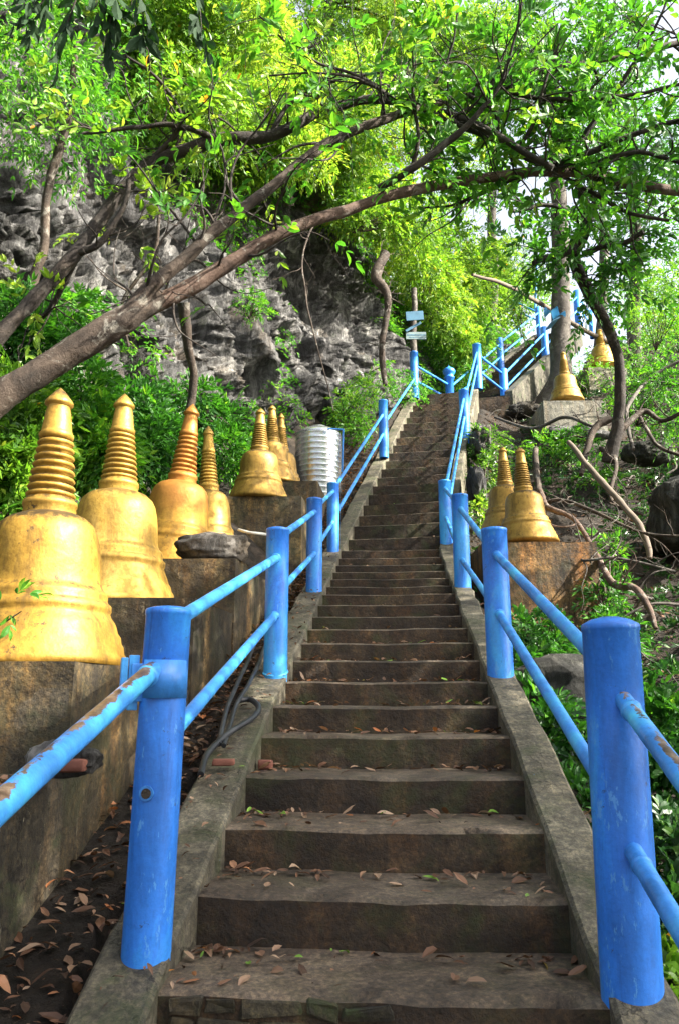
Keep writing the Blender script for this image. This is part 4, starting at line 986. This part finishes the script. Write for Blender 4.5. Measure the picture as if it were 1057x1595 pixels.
for i, (lab, bl, lm, ti) in enumerate([
    ('broad-leaved plant hanging by the outside of the second right post', [(830, 985, 6.3, 32), (850, 1020, 6.2, 28), (825, 1060, 5.6, 30)], 'leafG', .3),
    ('green plant between the two nearest right posts', [(860, 1150, 4.6, 40), (835, 1100, 4.8, 28), (900, 1240, 3.9, 22)], 'leafG', .3),
    ('leafy plant at the right edge beside the nearest post', [(1030, 1130, 4.2, 50), (1050, 1220, 4.0, 50)], 'leafG', .2),
    ('dark leafy plant low at the right edge', [(1040, 1330, 3.2, 55), (1050, 1440, 2.9, 45)], 'leafD', .8),
    ('yellow-green tuft at the foot of the nearest right post', [(1050, 1500, 2.3, 22), (1040, 1545, 2.2, 16)], 'leafY', .6)]):
    shrub(lab, bl, lm, 440+i, .075, 150, ti, .2, big=True, wr=.45)
for i, (lab, bl, lm, ti) in enumerate([
    ('light green plant beside the kerb above the fourth right post', [(755, 690, 13, 26), (760, 730, 12.4, 22), (745, 795, 10.5, 18)], 'leafY', .5),
    ('bush among tangled roots near the right edge', [(990, 620, 13.5, 35), (1035, 600, 13, 35), (1050, 660, 12, 30)], 'leafG', .7),
    ('green bush behind the farthest stupa', [(960, 590, 20, 30), (905, 580, 20, 28), (1010, 550, 19, 35)], 'leafG', .75),
    ('plant below the pale block', [(850, 700, 14, 30), (900, 690, 13.5, 28), (930, 740, 12.5, 25)], 'leafG', .5),
    ('small plant right of the orange-stained block', [(945, 930, 8, 25), (960, 990, 7.4, 30), (940, 850, 9, 18)], 'leafG', .45),
    ('sunlit bush by the pale mottled trunk', [(1020, 500, 18, 40), (1045, 440, 17, 45), (990, 470, 19, 30)], 'leafG', .8)]):
    shrub(lab, bl, lm, 460+i, .085, 210, ti, .24)

# ---- dark hanging leaves at the top left
HB = thing('hanging_branch', 'cluster of large dark leaves hanging into the top left corner', 'branch', tuple(P(180, -120, 2.6)))
mb = MB(); o_, d_ = [], []
rg = np.random.default_rng(55)
s = spline([(*wp(HB, P(a_, -62, 2.6)), .005) for a_ in (40, 110, 180, 250, 300)], 6); mb.tube(s[:, :3], s[:, 3], 6)
for (a, b_) in (((60, -60), (30, 20)), ((130, -60), (95, 60)), ((180, -60), (165, 60)), ((200, -60), (225, 40)), ((150, -60), (150, 10)), ((290, -60), (315, 50)), ((110, -70), (60, 10))):
    s = spline([(*wp(HB, P(a[0], a[1], 2.6)), .004), (*wp(HB, P((a[0]+b_[0])/2+6, (a[1]+b_[1])/2, 2.6)), .003), (*wp(HB, P(b_[0], b_[1], 2.6)), .002)], 6); mb.tube(s[:, :3], s[:, 3], 5)
    for q in s[4::2]: o_.append(q[:3]+np.array(HB.location)); d_.append(unit(s[-1, :3]-s[0, :3]+rg.normal(0, .04, 3)))
mb.build('twigs', M['barkdark'], HB)
f = Fol(56); f.at(np.array(o_), np.array(d_), .05, 1, .085, .3, droop=.5, big=True, wr=.36, flat=.2); f.build('leaves', M['leafS'], HB)
LS = thing('leaf_sprig', 'small green sprig with lobed leaves poking in before the largest stupa', 'plant', tuple(P(-20, 960, 2.4)))
mb = MB(); s = spline([(*wp(LS, P(-20, 985, 2.4)), .004), (*wp(LS, P(10, 968, 2.4)), .003), (*wp(LS, P(34, 952, 2.4)), .0015)], 5); mb.tube(s[:, :3], s[:, 3], 5); mb.build('stem', M['barkdark'], LS)
f = Fol(57); f.at(np.array([P(6, 935, 2.4), P(25, 930, 2.4), P(40, 925, 2.4), P(15, 950, 2.4)]), np.array([[-.3, 0, .2], [.2, 0, .5], [.6, 0, .1], [.1, 0, -.5]]), .05, 2, .045, .6, big=True, wr=.4); f.build('leaves', M['leafG'], LS)

# ---- tree added out of view right, crown laid out to shade the stairs
sh = thing('added_shade_tree', 'broad tree added mostly out of view to shade the stairs, leaves at the top right corner', 'tree', (6.2, 4.4, float(ground(np.array(6.2), np.array(4.4)))))
mb = MB(); limb(mb, [(0, 0, -.3, .28), (-.1, .1, 2.0, .22), (-.5, .2, 4.5, .17), (-.8, .6, 7, .1)], 8, 14, .02, .1, 81); mb.build('trunk', M['bark'], sh)
mb = MB(); f = Fol(82); rg = np.random.default_rng(83)
i = 0
while i < 70:
    c = np.array([rg.uniform(1.6, 10), rg.uniform(-3.5, 12), 0]); c[2] = zk(np.clip(c[1]+.32*c[0], 1, 15))+rg.uniform(-.7, 1.7)+.8*(c[0]-.3)
    r = rg.uniform(.5, 1.0); zc_ = c[1]*CP+c[2]*SP
    if zc_ > .2:
        a_ = CX+c[0]/zc_*F; b_ = CY-(c[2]*CP-c[1]*SP)/zc_*F; m_ = r*F/zc_
        if a_ < 1057+m_*1.5+60 and b_ > -m_*1.2 and not (a_ > 900 and b_ < 60 and zc_ > 6): continue
    i += 1
    f.blob(c, (r, r, r*.6), 95, .35, 3, .15, .2, .45, droop=.4)
    if i % 3 == 0:
        a = np.array([-.5, .3, 4.6]); q = wp(sh, c); limb(mb, [(*a, .03), (*((a+q)/2+rg.normal(0, .3, 3)), .02), (*q, .008)], 5, 6, .05, .1, 90+i)
mb.build('branches', M['bark'], sh); f.build('crown', M['leafG'], sh)

KR = .72
# ---- roots, logs and dead branches on the right slope
def log(rows, label, mt='barkgrey', seed=0, cat='branch', name='fallen_branch', grp='dead branches and roots on the right slope', wob=.02, tw=0):
    p = PP(rows); c = np.array(p[0][:3]); t = MB(); s = limb(t, [(*(np.array(q[:3])-c), q[3]) for q in p], 8, 9, wob, .14, seed)
    if tw: twigs(t, s, tw, np.random.default_rng(seed), (.2, .7), .012, .9, .2)
    o = t.build(name, M[mt], None, tuple(c)); tag(o, label, cat, grp); return o
log([(884, 688, 11, 5), (930, 742, 10.2, 7), (985, 805, 9.2, 7), (1008, 850, 8.8, 7), (1012, 870, 8.7, 5)], 'straight grey fallen log slanting down to the right edge', 'wood', 501)
log([(735, 428, 16, 3), (790, 445, 17, 4.5), (850, 478, 19.8, 5), (905, 512, 20.5, 5), (980, 548, 21.5, 5)], 'long pale bare pole leaning across behind the tall trunk', 'wood', 502, wob=.01)
log([(838, 765, 9.6, 7), (850, 790, 9.2, 6), (895, 810, 8.8, 5), (925, 860, 8.3, 6), (945, 900, 7.9, 8), (960, 912, 7.8, 9), (985, 915, 7.6, 8), (1005, 945, 7.4, 7), (1020, 978, 7.2, 5)], 'thick brown root snaking down right of the orange-stained block', 'barkred', 503, name='tree_root', cat='root', tw=6)
log([(833, 700, 11.6, 6), (835, 740, 11, 7), (840, 775, 10.4, 7)], 'short upright brown stump beside the right pair of stupas', 'bark', 504, name='tree_root', cat='root')
log([(948, 606, 15.0, 4), (955, 603, 14.6, 4), (975, 605, 14, 5), (1010, 595, 13.5, 4), (1060, 600, 13, 4)], 'pale root running level behind the curved trunk to the right edge', 'barkgrey', 505, name='tree_root', cat='root', tw=5)
log([(950, 650, 11.5, 9), (925, 665, 11.5, 8), (912, 700, 11.3, 7), (905, 740, 11, 5)], 'brown root dropping from the foot of the curved trunk', 'bark', 506, name='tree_root', cat='root', tw=3)
log([(965, 670, 11, 8), (1000, 640, 11.2, 6), (1030, 655, 11, 5), (1065, 640, 10.8, 4)], 'brown root arching right of the curved trunk', 'bark', 507, name='tree_root', cat='root', tw=6)
log([(1060, 560, 13, 4), (1010, 590, 13, 4), (975, 640, 12, 4), (985, 700, 11, 4)], 'thin grey dead branch looping near the right edge', 'barkgrey', 508, tw=8)
log([(770, 650, 14.5, 3), (830, 668, 13.6, 3.5), (880, 650, 13.2, 4), (930, 668, 12.6, 3)], 'thin dead branch lying above the right pair of stupas', 'barkgrey', 509, tw=6)
log([(820, 800, 9.8, 4), (870, 780, 9.6, 4), (930, 800, 9.2, 4), (1000, 830, 8.8, 3), (1065, 835, 8.5, 3)], 'thin brown branch crossing behind the right stupas', 'bark', 510, tw=9)
log([(930, 830, 8.6, 4), (900, 870, 8.2, 3), (960, 870, 8.0, 3), (1050, 890, 7.8, 3)], 'tangle of dry twigs beside the orange-stained block', 'barkgrey', 511, tw=16)
log([(935, 700, 11.2, 6), (960, 720, 10.8, 5), (950, 780, 10, 4), (1000, 800, 9.6, 3)], 'brown root under the fallen log', 'bark', 512, name='tree_root', cat='root', tw=5)
log([(990, 640, 12, 4), (1020, 690, 11.2, 4), (1060, 710, 10.8, 4)], 'brown root above the dark boulder at the right edge', 'bark', 513, name='tree_root', cat='root', tw=4)
log([(600, 395, 15, 12), (585, 430, 14.8, 12), (604, 465, 14.6, 8), (595, 540, 14.5, 7), (600, 600, 14.3, 6)], 'thick root clump hanging down the cliff left of the sign pole', 'bark', 514, name='tree_root', cat='root', tw=16, grp='roots on the cliff')
log([(500, 330, 13, 2), (470, 400, 12.6, 2), (478, 470, 12.2, 2), (500, 560, 12, 1.5), (520, 640, 12, 1)], 'thin hanging vine down the middle of the cliff', 'bark', 515, name='hanging_vine', cat='vine', tw=6, grp='roots on the cliff')
log([(285, 470, 8.4, 14), (292, 530, 8.5, 10), (300, 590, 8.6, 9), (296, 650, 8.6, 10)], 'dark stub trunk standing below the fork of the leaning tree', 'bark', 516, name='tree_stump', cat='stump', grp='roots on the cliff')
log([(250, 330, 9, 4), (240, 400, 9, 4), (190, 470, 9, 4), (200, 540, 9, 3)], 'thin brown root on the pale rock behind the leaning trunk', 'bark', 517, name='tree_root', cat='root', tw=8, grp='roots on the cliff')

# blue plastic tied to the tall trunk
bp = thing('blue_wrap', 'torn blue plastic sheet tied round the tall trunk', 'plastic sheet', tuple(P(868, 485, 18.9)))
mb = MB(); rg = np.random.default_rng(5); us = np.linspace(0, 1, 12); V = []
for j, t in enumerate(np.linspace(0, 1, 7)):
    for u_ in us:
        p = P(848+u_*30, 478+u_*8+t*(14-6*u_), 18.85); V.append(wp(bp, p+np.array([0, .12*math.sin(u_*9+t*3), .05*math.sin(u_*13+t*5)])))
mb.add(V, [(i*12+k, i*12+k+1, (i+1)*12+k+1, (i+1)*12+k) for i in range(6) for k in range(11)], 0, True)
V = []
for t in np.linspace(0, 1, 6):
    for u_ in us:
        p = P(872-u_*22, 488+u_*22+t*7, 18.8); V.append(wp(bp, p+np.array([0, .1*math.sin(u_*7+t*4), 0])))
mb.add(V, [(i*12+k, i*12+k+1, (i+1)*12+k+1, (i+1)*12+k) for i in range(5) for k in range(11)], 1, True)
mb.build('sheet', [M['cloth'], M['signblue']], bp)

# ------------------------------------------------------------------ undergrowth, vines and litter (uncountable)
f = Fol(70); rg = f.rg
n = 15000; X = rg.uniform(1.2, 12, n); Y = rg.uniform(2.0, 30, n); g = vnoise(np.stack([X*.7, Y*.7, 0*X], -1)); k = g > -.3
q_ = (X-C0[0])*CD[0]+(Y-C0[1])*CD[1]; s_ = (X-C0[0])*CR[0]+(Y-C0[1])*CR[1]
k &= ~((q_ > -2) & (q_ < 10) & (np.abs(s_) < 1.3)) & (X > np.where(Y < TOPY, xs(np.clip(Y, 0, TOPY))+.95, 0)); X, Y = X[k], Y[k]
o = np.stack([X, Y, ground(X, Y)+.03], -1); d = np.stack([rg.normal(0, .6, len(X)), rg.normal(-.2, .6, len(X)), np.full(len(X), .8)], -1)
f.at(o, d, .26, 4, .085, .62, droop=.6); u_ = f.build('undergrowth', M['leafD']); tag(u_, 'low green plants scattered over the slope right of the stairs', 'undergrowth', kind='stuff')
f = Fol(71); rg = f.rg
n = 2500; Y = rg.uniform(2.0, 17, n); X = wallx(Y)-rg.uniform(1.0, 7, n); k = (vnoise(np.stack([X*.9, Y*.9, 0*X], -1)) > -.02); X, Y = X[k], Y[k]
o = np.stack([X, Y, ground(X, Y)+.03], -1); d = np.stack([rg.normal(.2, .6, len(X)), rg.normal(-.3, .6, len(X)), np.full(len(X), .8)], -1)
f.at(o, d, .3, 4, .10, .45, droop=.6); u_ = f.build('undergrowth', M['leafG']); tag(u_, 'green plants covering the bank behind the left stupas', 'undergrowth', kind='stuff')
# vines over the cliff
f = Fol(72); rg = f.rg; idx = rg.integers(0, nu*nv, 34000); pts = pp[idx]; vv = idx//nu/nv
nzv = fbm(pts*.45+11, 3); k = (nzv > np.where(vv < .42, .2, np.where(vv < .6, .02, -.7))) & (rg.random(len(idx)) < .62)
pts = pts[k]; uu = idx[k] % nu; nb_ = np.stack([-bx[uu], -by[uu], np.zeros(len(uu))], -1)
d = nb_+rg.normal(0, .5, nb_.shape)+np.array([0, 0, -.3]); f.at(pts+nb_*.05, d, .26, 4, .09, .55, droop=.7)
u_ = f.build('climbing_plants', M['leafG']); tag(u_, 'creeping green plants over the cliff face and rim', 'climbing plants', kind='stuff')
# far forest mass on the crest and hill beyond
f = Fol(73); rg = f.rg
for i in range(60):
    y = rg.uniform(30, 60); x = rg.uniform(-30, 34); px = CX+x/y*F
    if 800 < px < 990 and rg.random() < .9: continue
    top = {True: 15, False: 9}[px < 760]
    c = np.array([x, y, TOPZ+5+rg.uniform(0, 4)+(rg.uniform(0, top) if px < 760 else rg.uniform(0, 4))])
    r = rg.uniform(2, 3.6); f.blob(c, (r, r, r*.8), 420, .7, 3, .34, .2, .6)
for i in range(26):
    x = rg.uniform(-16, -4); y = rg.uniform(12, 22); c = np.array([x, y, rg.uniform(9, 17)]); r = rg.uniform(1.3, 2.2); f.blob(c, (r, r, r*.8), 420, .5, 3, .22, .2, .6)
u_ = f.build('woodland', M['leafY']); tag(u_, 'sunlit woodland rising far behind the cliff and crest', 'woodland', kind='stuff')

def litter(o, L, name, label, seed, tint=None, flat=.25, lo=0, hi=1):
    rg = np.random.default_rng(seed); n = len(o); a = rg.uniform(0, 2*math.pi, n)
    d = unit(np.stack([np.cos(a), np.sin(a), rg.normal(0, flat, n)], -1)); nr = unit(np.stack([rg.normal(0, flat, n), rg.normal(0, flat, n), np.ones(n)], -1))
    V, Fq, rep = leaf_mesh(o, d, nr, L*rg.uniform(.35, 1.2, n)**1.2, .42, True, rg.normal(.05, .16, n))
    V = V+.08*L*np.stack([fbm(V/L*1.3+i*9, 2) for i in range(3)], -1); T = np.repeat(rg.uniform(lo, hi, n)**.9, rep)
    u_ = mesh_np(name, V, Fq, M['leafB'], None, False, T); tag(u_, label, 'leaf litter', kind='stuff')
rg = np.random.default_rng(90); o = []
for k in range(-1, 38):
    m = int(75 if k < 9 else 24); 
    for i in range(m):
        x = rg.uniform(-.56, .56) if rg.random() < .55 else (-.56+abs(rg.normal(0, .13)) if rg.random() < .65 else .56-abs(rg.normal(0, .12)))
        y = .33-abs(rg.normal(0, .06)) if rg.random() < .75 else rg.uniform(.03, .33)
        o.append(on_step(k, x, y)+[0, 0, .006])
litter(np.array(o), .058, 'leaf_litter', 'small dry and green leaves lying on the stair treads', 91)
n = 3600; Y = 1.6+11.9*rg.random(n)**.8; X = xs(Y)-.80-rg.uniform(0, 1, n)*np.maximum(xs(Y)-.80-wallx(Y), .05)
o = np.stack([X, Y, ground(X, Y)+rg.uniform(.0, .035, n)], -1); litter(o, .065, 'leaf_litter', 'brown leaves filling the gully between left kerb and wall', 92, hi=.93)
Y = rg.uniform(1.5, 9, 260); X = xs(Y)-W/2-rg.uniform(.01, .19, 260); o = np.stack([X, Y, zk(Y)+.032], -1); litter(o, .04, 'leaf_litter', 'scattered leaves on top of the left kerb', 93)
Y = rg.uniform(1.5, 2.8, 160); X = wallx(Y)-rg.uniform(.02, .6, 160); o = np.stack([X, Y, np.full(160, -.268)], -1); litter(o, .06, 'leaf_litter', 'leaves lying on the low wall top behind the near rail', 94)
n = 16000; X = rg.uniform(1.0, 12, n); Y = rg.uniform(1.5, 22, n); k = X > xs(np.clip(Y, 0, TOPY))+.85; X, Y = X[k], Y[k]
o = np.stack([X, Y, ground(X, Y)+rg.uniform(.0, .05, len(X))], -1); litter(o, .085, 'leaf_litter', 'brown leaf litter over the slope right of the stairs', 95, hi=.72)
# dry twigs tangled over the right slope
mb = MB(); rg = np.random.default_rng(120)
for i in range(260):
    y = rg.uniform(4, 20); x = xs(min(y, 15))+rg.uniform(1.3, 7); z = float(ground(np.array(x), np.array(y)))
    p = np.array([x, y, z+.02]); d = unit(np.array([rg.normal(0, 1), rg.normal(0, .7), rg.uniform(0, .5)])); q = []; L_ = rg.uniform(.4, 1.7); r0 = rg.uniform(.006, .024)
    for j in range(6): q.append((*p, r0*(1-j*.13))); d = unit(d+rg.normal(0, .3, 3)+np.array([0, 0, -.06])); p = p+d*L_/5
    s = spline(q, 4); mb.tube(s[:, :3], s[:, 3], 6, 0, .1, False, i)
    twigs(mb, s, 3, rg, (.15, .5), .006, .9, .2, sub=0)
u_ = mb.build('dead_twigs', M['barkgrey']); tag(u_, 'dry twigs and thin roots tangled over the right slope', 'dead twigs', kind='stuff')
